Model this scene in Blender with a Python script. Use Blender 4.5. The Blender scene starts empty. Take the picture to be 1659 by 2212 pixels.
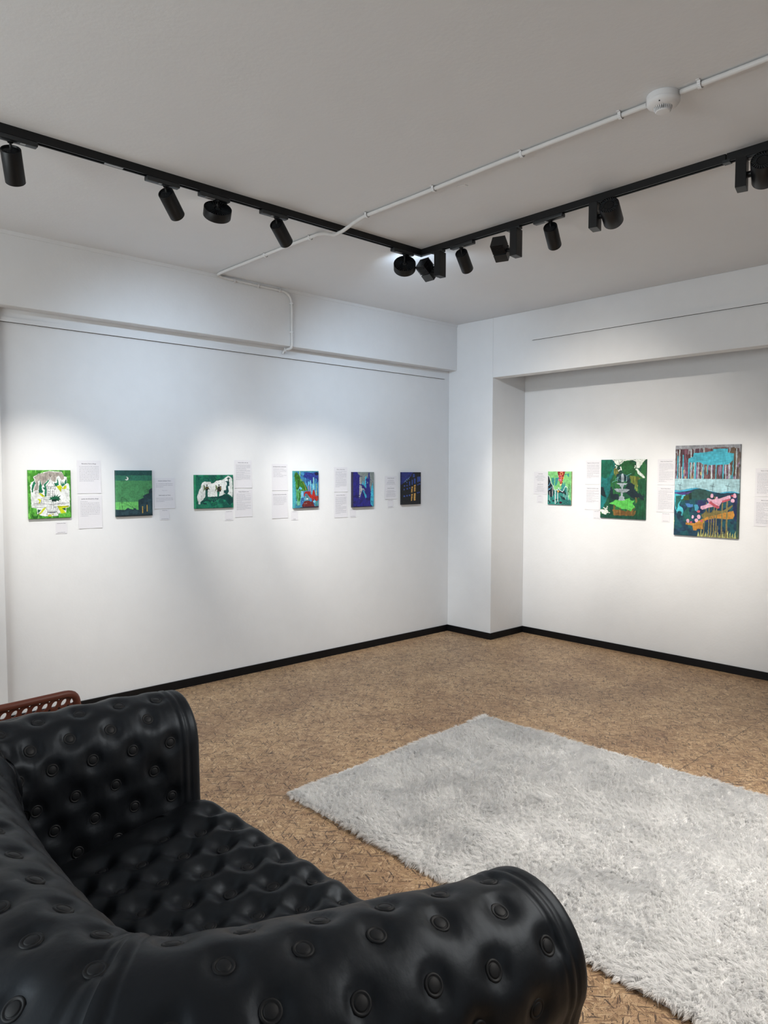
import bpy, bmesh, math, random
import numpy as np
from mathutils import Vector, Matrix, Quaternion
from mathutils.bvhtree import BVHTree
from mathutils import noise as mnoise

SC = bpy.context.scene
COL = SC.collection
R = math.radians
rng = np.random.default_rng(7)
random.seed(7)

# ------------------------------------------------------------------ camera
CAM = Vector((0.0, 0.0, 1.5))
F_PX = 1562.8
def cam_axes(yaw, pitch, roll):
    fw = Vector((-math.sin(yaw)*math.cos(pitch), math.cos(yaw)*math.cos(pitch), math.sin(pitch)))
    rt = Vector((math.cos(yaw), math.sin(yaw), 0))
    up = rt.cross(fw)
    c, s = math.cos(roll), math.sin(roll)
    return rt*c + up*s, up*c - rt*s, fw
RT, UP, FW = cam_axes(R(47.186), R(-3.124), R(0.102))
cd = bpy.data.cameras.new('camera')
cam = bpy.data.objects.new('camera', cd)
COL.objects.link(cam)
m = Matrix.Identity(4)
for i in range(3):
    m[i][0], m[i][1], m[i][2], m[i][3] = RT[i], UP[i], -FW[i], CAM[i]
cam.matrix_world = m
cd.sensor_fit = 'VERTICAL'; cd.sensor_height = 36.0
cd.lens = F_PX/2212*36.0
cd.clip_start = 0.02; cd.clip_end = 100
SC.camera = cam

# ------------------------------------------------------------------ colour management, world, added fill light
SC.view_settings.view_transform = 'Standard'
SC.view_settings.look = 'None'
SC.view_settings.gamma = 1.0
SC.view_settings.use_curve_mapping = False
SC.view_settings.exposure = 0.47
SC.cycles.diffuse_bounces = 4; SC.cycles.transmission_bounces = 5; SC.cycles.max_bounces = 8
W = bpy.data.worlds.new('sky'); SC.world = W; W.use_nodes = True
bg = W.node_tree.nodes['Background']
bg.inputs[0].default_value = (0.62, 0.70, 0.80, 1); bg.inputs[1].default_value = 0.35

XL, YF, YN, XC, ZC = -4.594, 5.08, 5.557, -4.074, 2.859   # left wall, column face, alcove wall, column side, ceiling
XR, YB = 3.4, -2.6                                          # unseen side walls

def area(name, loc, direction, sx, sy, power, color):
    ld = bpy.data.lights.new(name, 'AREA'); ld.shape = 'RECTANGLE'
    ld.size = sx; ld.size_y = sy; ld.energy = power; ld.color = color
    o = bpy.data.objects.new(name, ld); COL.objects.link(o)
    o.location = loc
    o.rotation_euler = Vector(direction).to_track_quat('-Z', 'Y').to_euler()
    return o
area('daylight_window_front', (-2.3, YB+0.06, 1.65), (0, 1, 0), 3.0, 1.5, 74, (0.90, 0.975, 1.0))  # added fill light, set in a made-up opening behind the camera
area('daylight_window_right', (XR-0.06, 0.9, 1.65), (-1, 0, 0), 3.2, 1.5, 8, (1.0, 0.985, 0.96))  # added weak fill from the unseen right wall

LAMP_W = dict(cylinder=112.0, big=100.0, box=36.0, disc=52.0, floor=90.0)      # watts of the track lamps; floor: the added rug lamps
WARM, COOL = (1.0, 0.94, 0.85), (0.62, 0.80, 1.0)

# ------------------------------------------------------------------ helpers
def lin(c):
    return tuple(((x/255.0)/12.92 if x/255.0 <= 0.04045 else ((x/255.0+0.055)/1.055)**2.4) for x in c[:3])

def tag(o, label=None, cat=None, group=None, kind=None):
    if label: o['label'] = label
    if cat: o['category'] = cat
    if group: o['group'] = group
    if kind: o['kind'] = kind
    return o

def empty(name, loc=(0, 0, 0), label=None, cat=None, group=None):
    o = bpy.data.objects.new(name, None); COL.objects.link(o)
    o.location = loc; o.empty_display_size = 0.1
    tag(o, label, cat, group)
    return o

def attach(o, parent):
    if parent is not None:
        o.parent = parent
        pm = world_of(parent)
        o.matrix_parent_inverse = pm.inverted()
    return o

def world_of(o):
    mm = Matrix.LocRotScale(o.location, o.rotation_euler, o.scale)
    if o.parent: return world_of(o.parent) @ o.matrix_parent_inverse @ mm
    return mm

def link(name, me, mat, parent=None):
    o = bpy.data.objects.new(name, me); COL.objects.link(o)
    if mat is not None and len(me.materials) == 0:
        for q in (mat if isinstance(mat, (list, tuple)) else [mat]): me.materials.append(q)
    attach(o, parent)
    return o

def obj(name, bm, mat, parent=None, smooth=False):
    me = bpy.data.meshes.new(name); bm.to_mesh(me); bm.free()
    if smooth:
        me.shade_smooth() if hasattr(me, 'shade_smooth') else None
    return link(name, me, mat, parent)

def np_mesh(name, V, faces_quads, faces_tris=None, smooth=True):
    me = bpy.data.meshes.new(name)
    V = np.asarray(V, dtype=np.float32)
    fq = np.asarray(faces_quads, dtype=np.int32).reshape(-1, 4)
    ft = np.zeros((0, 3), np.int32) if faces_tris is None else np.asarray(faces_tris, np.int32).reshape(-1, 3)
    me.vertices.add(len(V)); me.vertices.foreach_set('co', V.ravel())
    nl = fq.size + ft.size
    me.loops.add(nl); me.loops.foreach_set('vertex_index', np.concatenate([fq.ravel(), ft.ravel()]))
    me.polygons.add(len(fq)+len(ft))
    starts = np.concatenate([np.arange(len(fq))*4, fq.size+np.arange(len(ft))*3]).astype(np.int32)
    me.polygons.foreach_set('loop_start', starts)
    try:
        me.polygons.foreach_set('loop_total', np.concatenate([np.full(len(fq), 4), np.full(len(ft), 3)]).astype(np.int32))
    except Exception: pass
    me.polygons.foreach_set('use_smooth', np.full(len(fq)+len(ft), bool(smooth)))
    me.update(calc_edges=True); me.validate()
    return me

def add_box(bm, x0, x1, y0, y1, z0, z1, M=None, bevel=0.0):
    vs = [bm.verts.new((x, y, z)) for x in (x0, x1) for y in (y0, y1) for z in (z0, z1)]
    idx = [(0, 1, 3, 2), (4, 6, 7, 5), (0, 4, 5, 1), (2, 3, 7, 6), (0, 2, 6, 4), (1, 5, 7, 3)]
    fs = [bm.faces.new([vs[i] for i in f]) for f in idx]
    if bevel > 0:
        es = list({e for f in fs for e in f.edges})
        r = bmesh.ops.bevel(bm, geom=es, offset=bevel, segments=2, affect='EDGES', profile=0.5)
        vs = list({v for f in r['faces'] for v in f.verts} | {v for v in vs if v.is_valid})
    if M is not None:
        bmesh.ops.transform(bm, matrix=M, verts=vs)
    return vs

def box(name, x0, x1, y0, y1, z0, z1, mat, parent=None, bevel=0.0):
    bm = bmesh.new(); add_box(bm, x0, x1, y0, y1, z0, z1, None, bevel)
    bmesh.ops.recalc_face_normals(bm, faces=bm.faces)
    return obj(name, bm, mat, parent)

def add_lathe(bm, prof, n=40, M=None, cap=True):
    """prof: list of (r, z) from one end to the other, spun round z"""
    rings = []
    for r, z in prof:
        if r < 1e-6:
            rings.append([bm.verts.new((0, 0, z))])
        else:
            rings.append([bm.verts.new((r*math.cos(2*math.pi*k/n), r*math.sin(2*math.pi*k/n), z)) for k in range(n)])
    for a, b in zip(rings, rings[1:]):
        for k in range(n):
            k2 = (k+1) % n
            if len(a) == 1 and len(b) == 1: continue
            if len(a) == 1: bm.faces.new((a[0], b[k], b[k2]))
            elif len(b) == 1: bm.faces.new((a[k], b[0], a[k2]))
            else: bm.faces.new((a[k], b[k], b[k2], a[k2]))
    if cap:
        for rr in (rings[0], rings[-1]):
            if len(rr) > 2: bm.faces.new(rr)
    vs = [v for rr in rings for v in rr]
    if M is not None: bmesh.ops.transform(bm, matrix=M, verts=vs)
    return vs

def smooth_by_angle(o, ang=35):
    me = o.data
    me.polygons.foreach_set('use_smooth', np.ones(len(me.polygons), bool))
    bm = bmesh.new(); bm.from_mesh(me); bm.normal_update()
    for e in bm.edges:
        e.smooth = not (len(e.link_faces) == 2 and e.calc_face_angle(0) > R(ang))
    bm.to_mesh(me); bm.free()
    return o

def spline(P, step=0.01):
    """Catmull-Rom through rows of P, resampled evenly on the first three columns"""
    P = np.asarray(P, float)
    Q = np.vstack([2*P[0]-P[1], P, 2*P[-1]-P[-2]])
    out = []
    for i in range(len(P)-1):
        p0, p1, p2, p3 = Q[i:i+4]
        t = np.linspace(0, 1, 60, endpoint=False)[:, None]
        out.append(0.5*((2*p1)+(-p0+p2)*t+(2*p0-5*p1+4*p2-p3)*t**2+(-p0+3*p1-3*p2+p3)*t**3))
    C = np.vstack([np.vstack(out), P[-1:]])
    d = np.r_[0, np.cumsum(np.linalg.norm(np.diff(C[:, :min(3, C.shape[1])], axis=0), axis=1))]
    n = max(2, int(round(d[-1]/step))+1)
    s = np.linspace(0, d[-1], n)
    return np.stack([np.interp(s, d, C[:, k]) for k in range(C.shape[1])], 1), s

def add_tube(bm, pts, r, n=12, cap=True):
    pts = [Vector(p) for p in pts]
    rings = []
    up = Vector((0, 0, 1))
    prev = None
    for i, p in enumerate(pts):
        t = (pts[min(i+1, len(pts)-1)] - pts[max(i-1, 0)]).normalized()
        if prev is None:
            a = t.cross(up)
            if a.length < 1e-3: a = t.cross(Vector((1, 0, 0)))
            a.normalize()
        else:
            a = prev - t*prev.dot(t); a.normalize()
        prev = a
        b = t.cross(a)
        rr = r[i] if hasattr(r, '__len__') else r
        rings.append([bm.verts.new(p + a*(rr*math.cos(2*math.pi*k/n)) + b*(rr*math.sin(2*math.pi*k/n))) for k in range(n)])
    for A, B in zip(rings, rings[1:]):
        for k in range(n):
            bm.faces.new((A[k], A[(k+1) % n], B[(k+1) % n], B[k]))
    if cap:
        bm.faces.new(rings[0]); bm.faces.new(rings[-1][::-1])

# ------------------------------------------------------------------ materials
class NT:
    def __init__(self, name):
        self.m = bpy.data.materials.new(name); self.m.use_nodes = True
        self.t = self.m.node_tree; self.n = self.t.nodes
        self.b = self.n['Principled BSDF']
    def add(self, typ, **kw):
        nd = self.n.new(typ)
        for k, v in kw.items():
            if k.startswith('i_'): nd.inputs[int(k[2:])].default_value = v
            else: setattr(nd, k, v)
        return nd
    def link(self, a, b): self.t.links.new(a, b)
    def math(self, op, a, b=None):
        nd = self.n.new('ShaderNodeMath'); nd.operation = op
        for i, v in enumerate((a, b)):
            if v is None: continue
            if isinstance(v, (int, float)): nd.inputs[i].default_value = v
            else: self.link(v, nd.inputs[i])
        return nd.outputs[0]
    def mix(self, fac, a, b, blend='MIX'):
        nd = self.n.new('ShaderNodeMix'); nd.data_type = 'RGBA'; nd.blend_type = blend
        for sock, v in ((nd.inputs[0], fac), (nd.inputs[6], a), (nd.inputs[7], b)):
            if isinstance(v, (int, float)): sock.default_value = v
            elif isinstance(v, tuple): sock.default_value = (*v[:3], 1)
            else: self.link(v, sock)
        return nd.outputs[2]
    def noise(self, vec, scale, detail=3, rough=0.5):
        nd = self.n.new('ShaderNodeTexNoise'); nd.inputs['Scale'].default_value = scale
        nd.inputs['Detail'].default_value = detail; nd.inputs['Roughness'].default_value = rough
        if vec is not None: self.link(vec, nd.inputs['Vector'])
        return nd.outputs[0]
    def ramp(self, v, stops):
        nd = self.n.new('ShaderNodeValToRGB'); self.link(v, nd.inputs[0])
        el = nd.color_ramp.elements
        while len(el) < len(stops): el.new(0.5)
        for e, (p, c) in zip(el, stops): e.position = p; e.color = (*c, 1)
        return nd.outputs[0]
    def bump(self, h, strength, dist):
        nd = self.n.new('ShaderNodeBump'); nd.inputs['Strength'].default_value = strength
        nd.inputs['Distance'].default_value = dist; self.link(h, nd.inputs['Height'])
        self.link(nd.outputs[0], self.b.inputs['Normal'])
    def set(self, color=None, rough=0.5, spec=0.5, metal=0.0):
        if color is not None:
            if isinstance(color, tuple): self.b.inputs['Base Color'].default_value = (*color[:3], 1)
            else: self.link(color, self.b.inputs['Base Color'])
        self.b.inputs['Roughness'].default_value = rough
        self.b.inputs['Specular IOR Level'].default_value = spec
        self.b.inputs['Metallic'].default_value = metal
        return self.m

def plain(name, rgb, rough=0.5, spec=0.5, nscale=40, namp=0.06, bump=0.0):
    t = NT(name)
    tc = t.add('ShaderNodeTexCoord').outputs['Object']
    n = t.noise(tc, nscale, 3)
    c = tuple(rgb)
    col = t.mix(n, tuple(x*(1-namp) for x in c), tuple(min(1, x*(1+namp)) for x in c))
    if bump: t.bump(n, bump, 0.002)
    return t.set(col, rough, spec)

def paint_material(name, rgb, mottle):
    t = NT(name)
    geo = t.add('ShaderNodeNewGeometry').outputs['Position']
    n1 = t.noise(geo, 1.3, 4, 0.6); n2 = t.noise(geo, 9, 4, 0.6)
    v = t.math('ADD', t.math('MULTIPLY', n1, 0.6), t.math('MULTIPLY', n2, 0.4))
    col = t.ramp(v, [(0.3, tuple(x*(1-mottle) for x in rgb)), (0.7, rgb)])
    n3 = t.noise(geo, 55, 5, 0.6); n4 = t.noise(geo, 6, 2)
    t.bump(t.math('ADD', n3, t.math('MULTIPLY', n4, 2.0)), 0.22, 0.0035)
    return t.set(col, 0.75, 0.3)

M_WALL = paint_material('white_wall_paint', (0.755, 0.757, 0.765), 0.06)
M_WALL2 = paint_material('grey_wall_paint', (0.30, 0.30, 0.31), 0.05)  # unseen walls darkened so they bounce less light onto the sofa
M_CEIL = paint_material('warm_white_ceiling_paint', (0.745, 0.757, 0.775), 0.03)
M_BASE = plain('black_gloss_paint', (0.004, 0.004, 0.005), 0.42, 0.22, 14, 0.5, 0.25)
M_METAL = plain('matt_black_metal', (0.0045, 0.005, 0.006), 0.42, 0.35, 90, 0.1)
M_METAL2 = plain('dark_grey_plastic', (0.014, 0.017, 0.020), 0.38, 0.5, 90, 0.1)
M_VENT_SHADE = plain('black_vent', (0.002, 0.002, 0.002), 0.8, 0.2, 90, 0.1)  # also serves as the painted shade under the rails
M_PLAST = plain('white_plastic', (0.74, 0.74, 0.75), 0.4, 0.4, 50, 0.02)
M_PIPE = plain('white_painted_conduit', (0.68, 0.675, 0.67), 0.5, 0.35, 30, 0.04)
M_STICK = plain('silver_sticker', (0.35, 0.36, 0.37), 0.4, 0.5, 60, 0.15)
M_PAPER = plain('white_paper', (0.685, 0.675, 0.705), 0.7, 0.25, 60, 0.02)
M_INK = plain('printed_ink', (0.08, 0.08, 0.11), 0.7, 0.2, 60, 0.1)
M_INKL = plain('grey_printed_ink', (0.40, 0.40, 0.44), 0.7, 0.2, 60, 0.25)
M_RED = plain('reddish_brown_resin', (0.125, 0.034, 0.020), 0.48, 0.4, 60, 0.06)
M_LINEN = plain('raw_canvas', (0.45, 0.42, 0.36), 0.8, 0.2, 200, 0.1)
t = NT('glowing_lamp_lens'); M_LENS = t.set((0.9, 0.9, 0.9), 0.4)
t.b.inputs['Emission Color'].default_value = (1, 0.93, 0.82, 1); t.b.inputs['Emission Strength'].default_value = 6.0

def osb_material():
    t = NT('oriented_strand_board')
    geo = t.add('ShaderNodeNewGeometry').outputs['Position']
    # slight warp so that the flakes are not ruler straight
    wn = t.add('ShaderNodeTexNoise'); wn.inputs['Scale'].default_value = 9; wn.inputs['Detail'].default_value = 2
    t.link(geo, wn.inputs['Vector'])
    sub = t.add('ShaderNodeVectorMath', operation='SUBTRACT'); t.link(wn.outputs['Color'], sub.inputs[0]); sub.inputs[1].default_value = (0.5, 0.5, 0.5)
    scl = t.add('ShaderNodeVectorMath', operation='SCALE'); t.link(sub.outputs[0], scl.inputs[0]); scl.inputs['Scale'].default_value = 0.030
    pos = t.add('ShaderNodeVectorMath', operation='ADD'); t.link(geo, pos.inputs[0]); t.link(scl.outputs[0], pos.inputs[1])
    # ground of broad flakes, then ever smaller slivers lying at every angle on top
    def flakes(i, a, L, Wd, rad, base=False):
        rot = t.add('ShaderNodeMapping'); t.link(pos.outputs[0], rot.inputs['Vector'])
        rot.inputs['Location'].default_value = (i*3.7+0.3, i*1.9+0.7, 0)
        rot.inputs['Rotation'].default_value = (0, 0, R(a))
        mp = t.add('ShaderNodeMapping'); t.link(rot.outputs[0], mp.inputs['Vector'])
        mp.inputs['Scale'].default_value = (1/L, 1/Wd, 1)
        vo = t.add('ShaderNodeTexVoronoi', voronoi_dimensions='2D'); vo.inputs['Scale'].default_value = 1
        if not base: vo.distance = 'MINKOWSKI'; vo.inputs['Exponent'].default_value = 1.35
        t.link(mp.outputs[0], vo.inputs['Vector'])
        sp = t.add('ShaderNodeSeparateColor'); t.link(vo.outputs['Color'], sp.inputs[0])
        gr = t.add('ShaderNodeMapping'); t.link(mp.outputs[0], gr.inputs['Vector']); gr.inputs['Scale'].default_value = (0.9, 5, 1)
        grain = t.noise(gr.outputs[0], 1.7, 1)
        v = t.math('ADD', t.math('MULTIPLY', sp.outputs[0], 0.66), t.math('MULTIPLY', grain, 0.34))
        c = t.ramp(v, [(0.12, (0.12, 0.070, 0.040)), (0.28, (0.30, 0.188, 0.100)), (0.45, (0.47, 0.308, 0.165)), (0.70, (0.58, 0.395, 0.222)), (0.90, (0.74, 0.56, 0.35))])
        c = t.mix(t.math('MULTIPLY', sp.outputs[2], 0.22), c, (0.40, 0.21, 0.145))
        d = vo.outputs['Distance']
        return c, sp, d, grain
    col, sp0, d0, g0 = flakes(0, 20, 0.10, 0.030, 0, True)
    spec_ = [(72, .150, .036, .50), (140, .130, .032, .50), (8, .120, .030, .49), (103, .110, .026, .48), (38, .105, .022, .46), (165, .090, .022, .45), (88, .085, .018, .44), (122, .075, .015, .42), (20, .070, .0075, .42), (58, .060, .006, .42), (135, .070, .006, .42)]
    for i, (a_, L_, W2, rad) in enumerate(spec_):
        c, sp, d, grain = flakes(i+1, a_, L_, W2, rad)
        dd = t.math('ADD', d, t.math('MULTIPLY', t.math('SUBTRACT', grain, 0.5), 0.16))
        msk = t.math('MULTIPLY', t.math('LESS_THAN', dd, rad), t.math('GREATER_THAN', sp.outputs[1], 0.0 if i < 4 else 0.30 if i < 6 else 0.52))
        rim = t.math('MULTIPLY', t.math('GREATER_THAN', dd, rad-0.05), t.math('GREATER_THAN', sp.outputs[0], 0.45))
        c = t.mix(t.math('MULTIPLY', rim, 0.86), c, (0.065, 0.038, 0.024))  # painted shadow line along the edges of some flakes
        if i >= 8:       # a few near-black slivers
            c = t.mix(t.math('GREATER_THAN', sp.outputs[2], 0.86), c, (0.11, 0.070, 0.046))
        col = t.mix(msk, col, c)
    # large stains and the gaps between boards
    big = t.noise(geo, 2.2, 4, 0.6)
    col = t.mix(t.ramp(big, [(0.42, (0, 0, 0)), (0.66, (1, 1, 1))]), col, t.mix(1.0, col, (0.72, 0.68, 0.68), 'MULTIPLY'))
    sx = t.add('ShaderNodeSeparateXYZ'); t.link(pos.outputs[0], sx.inputs[0])
    dx = t.math('ABSOLUTE', t.math('SUBTRACT', t.math('FLOORED_MODULO', t.math('ADD', sx.outputs[0], 1.612+1.22+24.4), 2.44), 1.22))
    gap = t.math('LESS_THAN', dx, 0.0024)
    col = t.mix(t.math('MULTIPLY', gap, 0.6), col, (0.05, 0.032, 0.022))
    t.bump(t.noise(geo, 60, 2), 0.25, 0.0015)
    return t.set(col, 0.48, 0.36)
M_OSB = osb_material()

def nylon():
    t = NT('black_coated_nylon')
    tc = t.add('ShaderNodeTexCoord').outputs['Object']
    n1 = t.noise(tc, 9, 3); n2 = t.noise(tc, 700, 2)
    col = t.ramp(n1, [(0.35, (0.0038, 0.0045, 0.0060)), (0.7, (0.0055, 0.0064, 0.0082))])
    mp = t.add('ShaderNodeMapping'); t.link(tc, mp.inputs[0]); mp.inputs['Scale'].default_value = (1, 1, 1)
    n3 = t.noise(mp.outputs[0], 26, 4, 0.55)
    t.bump(t.math('ADD', t.math('MULTIPLY', n3, 1.0), t.math('MULTIPLY', n2, 0.03)), 0.16, 0.006)
    m_ = t.set(col, 0.46, 0.30)
    t.b.inputs['Specular Tint'].default_value = (0.78, 0.88, 1.0, 1)
    t.b.inputs['Sheen Weight'].default_value = 0.0
    t.b.inputs['Sheen Roughness'].default_value = 0.4
    return m_
M_NYLON = nylon()
M_BUTTON = plain('black_button_vinyl', (0.0055, 0.0065, 0.0085), 0.55, 0.28, 120, 0.1)
def fur():
    t = NT('white_fur')
    out = [n for n in t.n if n.type == 'OUTPUT_MATERIAL'][0]
    d = t.add('ShaderNodeBsdfDiffuse'); d.inputs[0].default_value = (0.965, 0.96, 0.955, 1)
    tr = t.add('ShaderNodeBsdfTranslucent'); tr.inputs[0].default_value = (0.965, 0.96, 0.955, 1)
    mx = t.add('ShaderNodeMixShader'); mx.inputs[0].default_value = 0.5
    t.link(d.outputs[0], mx.inputs[1]); t.link(tr.outputs[0], mx.inputs[2]); t.link(mx.outputs[0], out.inputs['Surface'])
    return t.m
M_FUR = fur()
M_BACKING = plain('white_rug_backing', (0.90, 0.89, 0.88), 0.9, 0.1, 80, 0.05)

# ------------------------------------------------------------------ the room
def struct(name, o_or_none=None):
    o_or_none.name = name; o_or_none['kind'] = 'structure'; return o_or_none

struct('floor', box('floor', XL-0.15, XR+0.15, YB-0.15, YN+0.15, -0.12, 0.0, M_OSB))
struct('ceiling', box('ceiling', XL-0.15, XR+0.15, YB-0.15, YN+0.15, ZC, ZC+0.15, M_CEIL))

def wall_with_beam():
    bm = bmesh.new()
    add_box(bm, XL-0.15, XL, YB-0.15, YN+0.15, 0, ZC)
    bmesh.ops.recalc_face_normals(bm, faces=bm.faces)
    return obj('wall_left', bm, M_WALL)
struct('wall_left', wall_with_beam())
struct('wall_beam', box('wall_beam', XL, -4.495, YB, YF, 2.442, ZC, M_WALL, None, 0.004))
struct('wall_pier', box('wall_pier', XL, XL+0.03, YB, 1.225, 0, 2.442, M_WALL, None, 0.003))
struct('wall_column', box('wall_column', XL, XC, YF, YN, 0, ZC, M_WALL, None, 0.004))
struct('wall_lintel', box('wall_lintel', XC, XR, YF, YF+0.115, 2.337, ZC, M_WALL, None, 0.004))
struct('wall_back', box('wall_back', XL-0.15, XR+0.15, YN, YN+0.15, 0, ZC, M_WALL))

def wall_holed(name, axis, pos, a0, a1, h0, h1, lo, hi, sgn):
    """a wall with one window hole; axis 'x' = wall plane at constant x"""
    bm = bmesh.new()
    def bx(p0, p1, z0, z1):
        if axis == 'x': add_box(bm, min(pos, pos+sgn*0.15), max(pos, pos+sgn*0.15), p0, p1, z0, z1)
        else: add_box(bm, p0, p1, min(pos, pos+sgn*0.15), max(pos, pos+sgn*0.15), z0, z1)
    bx(lo, a0, 0, ZC); bx(a1, hi, 0, ZC); bx(a0, a1, 0, h0); bx(a0, a1, h1, ZC)
    bmesh.ops.recalc_face_normals(bm, faces=bm.faces)
    return struct(name, obj(name, bm, M_WALL2))
wall_holed('wall_front', 'y', YB, -3.8, -0.8, 0.9, 2.4, XL-0.15, XR+0.15, -1)
wall_holed('wall_right', 'x', XR, -0.7, 2.5, 0.9, 2.4, YB-0.15, YN+0.15, 1)
tg = NT('window_glass'); M_GLASS = tg.set((0.9, 0.95, 0.95), 0.05, 0.5)
tg.b.inputs['Transmission Weight'].default_value = 1.0
def window(n, axis, pos, a0, a1, h0, h1):  # made-up windows in the unseen walls, put in to light the room
    w = empty('window_%d' % n, (pos, a0, h0) if axis == 'x' else (a0, pos, h0)); w['kind'] = 'structure'
    bm = bmesh.new(); g = bmesh.new()
    def bx(b, p0, p1, z0, z1, d0, d1):
        if axis == 'x': add_box(b, pos+d0, pos+d1, p0, p1, z0, z1)
        else: add_box(b, p0, p1, pos-d1, pos-d0, z0, z1)
    fw = 0.05
    bx(bm, a0, a1, h0, h0+fw, 0.03, 0.09); bx(bm, a0, a1, h1-fw, h1, 0.03, 0.09)
    k = 3
    for i in range(k+1):
        p = a0 + (a1-a0-fw)*i/k
        bx(bm, p, p+fw, h0+fw, h1-fw, 0.03, 0.09)
    bx(g, a0+0.01, a1-0.01, h0+0.01, h1-0.01, 0.055, 0.061)
    obj('window_frame', bm, M_PLAST, w); obj('glass', g, M_GLASS, w)
window(1, 'y', YB, -3.8, -0.8, 0.9, 2.4)
window(2, 'x', XR, -0.7, 2.5, 0.9, 2.4)

BH, BT = 0.058, 0.012
struct('baseboard_left', box('baseboard_left', XL, XL+BT, 1.225, YF-BT, 0, BH, M_BASE, None, 0.0015))
struct('baseboard_pier', box('baseboard_pier', XL+0.03, XL+0.03+BT, YB, 1.225, 0, BH, M_BASE, None, 0.0015))
struct('baseboard_column_front', box('baseboard_column_front', XL, XC+BT, YF-BT, YF, 0, BH, M_BASE, None, 0.0015))
struct('baseboard_column_side', box('baseboard_column_side', XC, XC+BT, YF, YN-BT, 0, BH, M_BASE, None, 0.0015))
struct('baseboard_back', box('baseboard_back', XC, XR, YN-BT, YN, 0, BH, M_BASE, None, 0.0015))
def rail(name, x0, x1, y0, y1, z0, z1, side):
    bm = bmesh.new()
    add_box(bm, x0, x1, y0, y1, z0, z1)
    if side == 'x': add_box(bm, x1, x1+0.004, y0, y1, z0, z0+0.010)
    else: add_box(bm, x0, x1, y0-0.004, y0, z0, z0+0.010)
    bmesh.ops.recalc_face_normals(bm, faces=bm.faces)
    o = struct(name, obj(name, bm, M_WALL))
    if side == 'x': box('hanging_slot', x0, x1-0.002, y0+0.004, y1-0.004, z0-0.0011, z0+0.0004, M_VENT_SHADE, o)  # dark strip stands in for the shade in the rail's slot
    else: box('hanging_slot', x0+0.004, x1-0.004, y0+0.002, y1, z0-0.0011, z0+0.0004, M_VENT_SHADE, o)
    return o
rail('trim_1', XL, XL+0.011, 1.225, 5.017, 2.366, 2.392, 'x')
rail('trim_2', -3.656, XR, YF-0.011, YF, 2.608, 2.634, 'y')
struct('trim_3', box('trim_3', -4.495, -4.489, YB, YF, ZC-0.022, ZC, M_WALL))

# a scrap of white filler left on the ceiling
bm = bmesh.new(); vs = [bm.verts.new(p) for p in ((-2.345, 2.640, ZC-0.0005), (-2.305, 2.652, ZC-0.0005), (-2.302, 2.672, ZC-0.0005), (-2.335, 2.668, ZC-0.0005))]
top = [bm.verts.new(v.co + Vector((0, 0, -0.0025))) for v in vs]
bm.faces.new(vs); bm.faces.new(top[::-1])
for i in range(4): bm.faces.new((vs[i], vs[(i+1) % 4], top[(i+1) % 4], top[i]))
o = obj('paint_scrap', bm, M_PLAST); tag(o, 'tiny white scrap stuck on the ceiling beside the conduit', 'scrap')

TRACK_Z = 2.824
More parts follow.
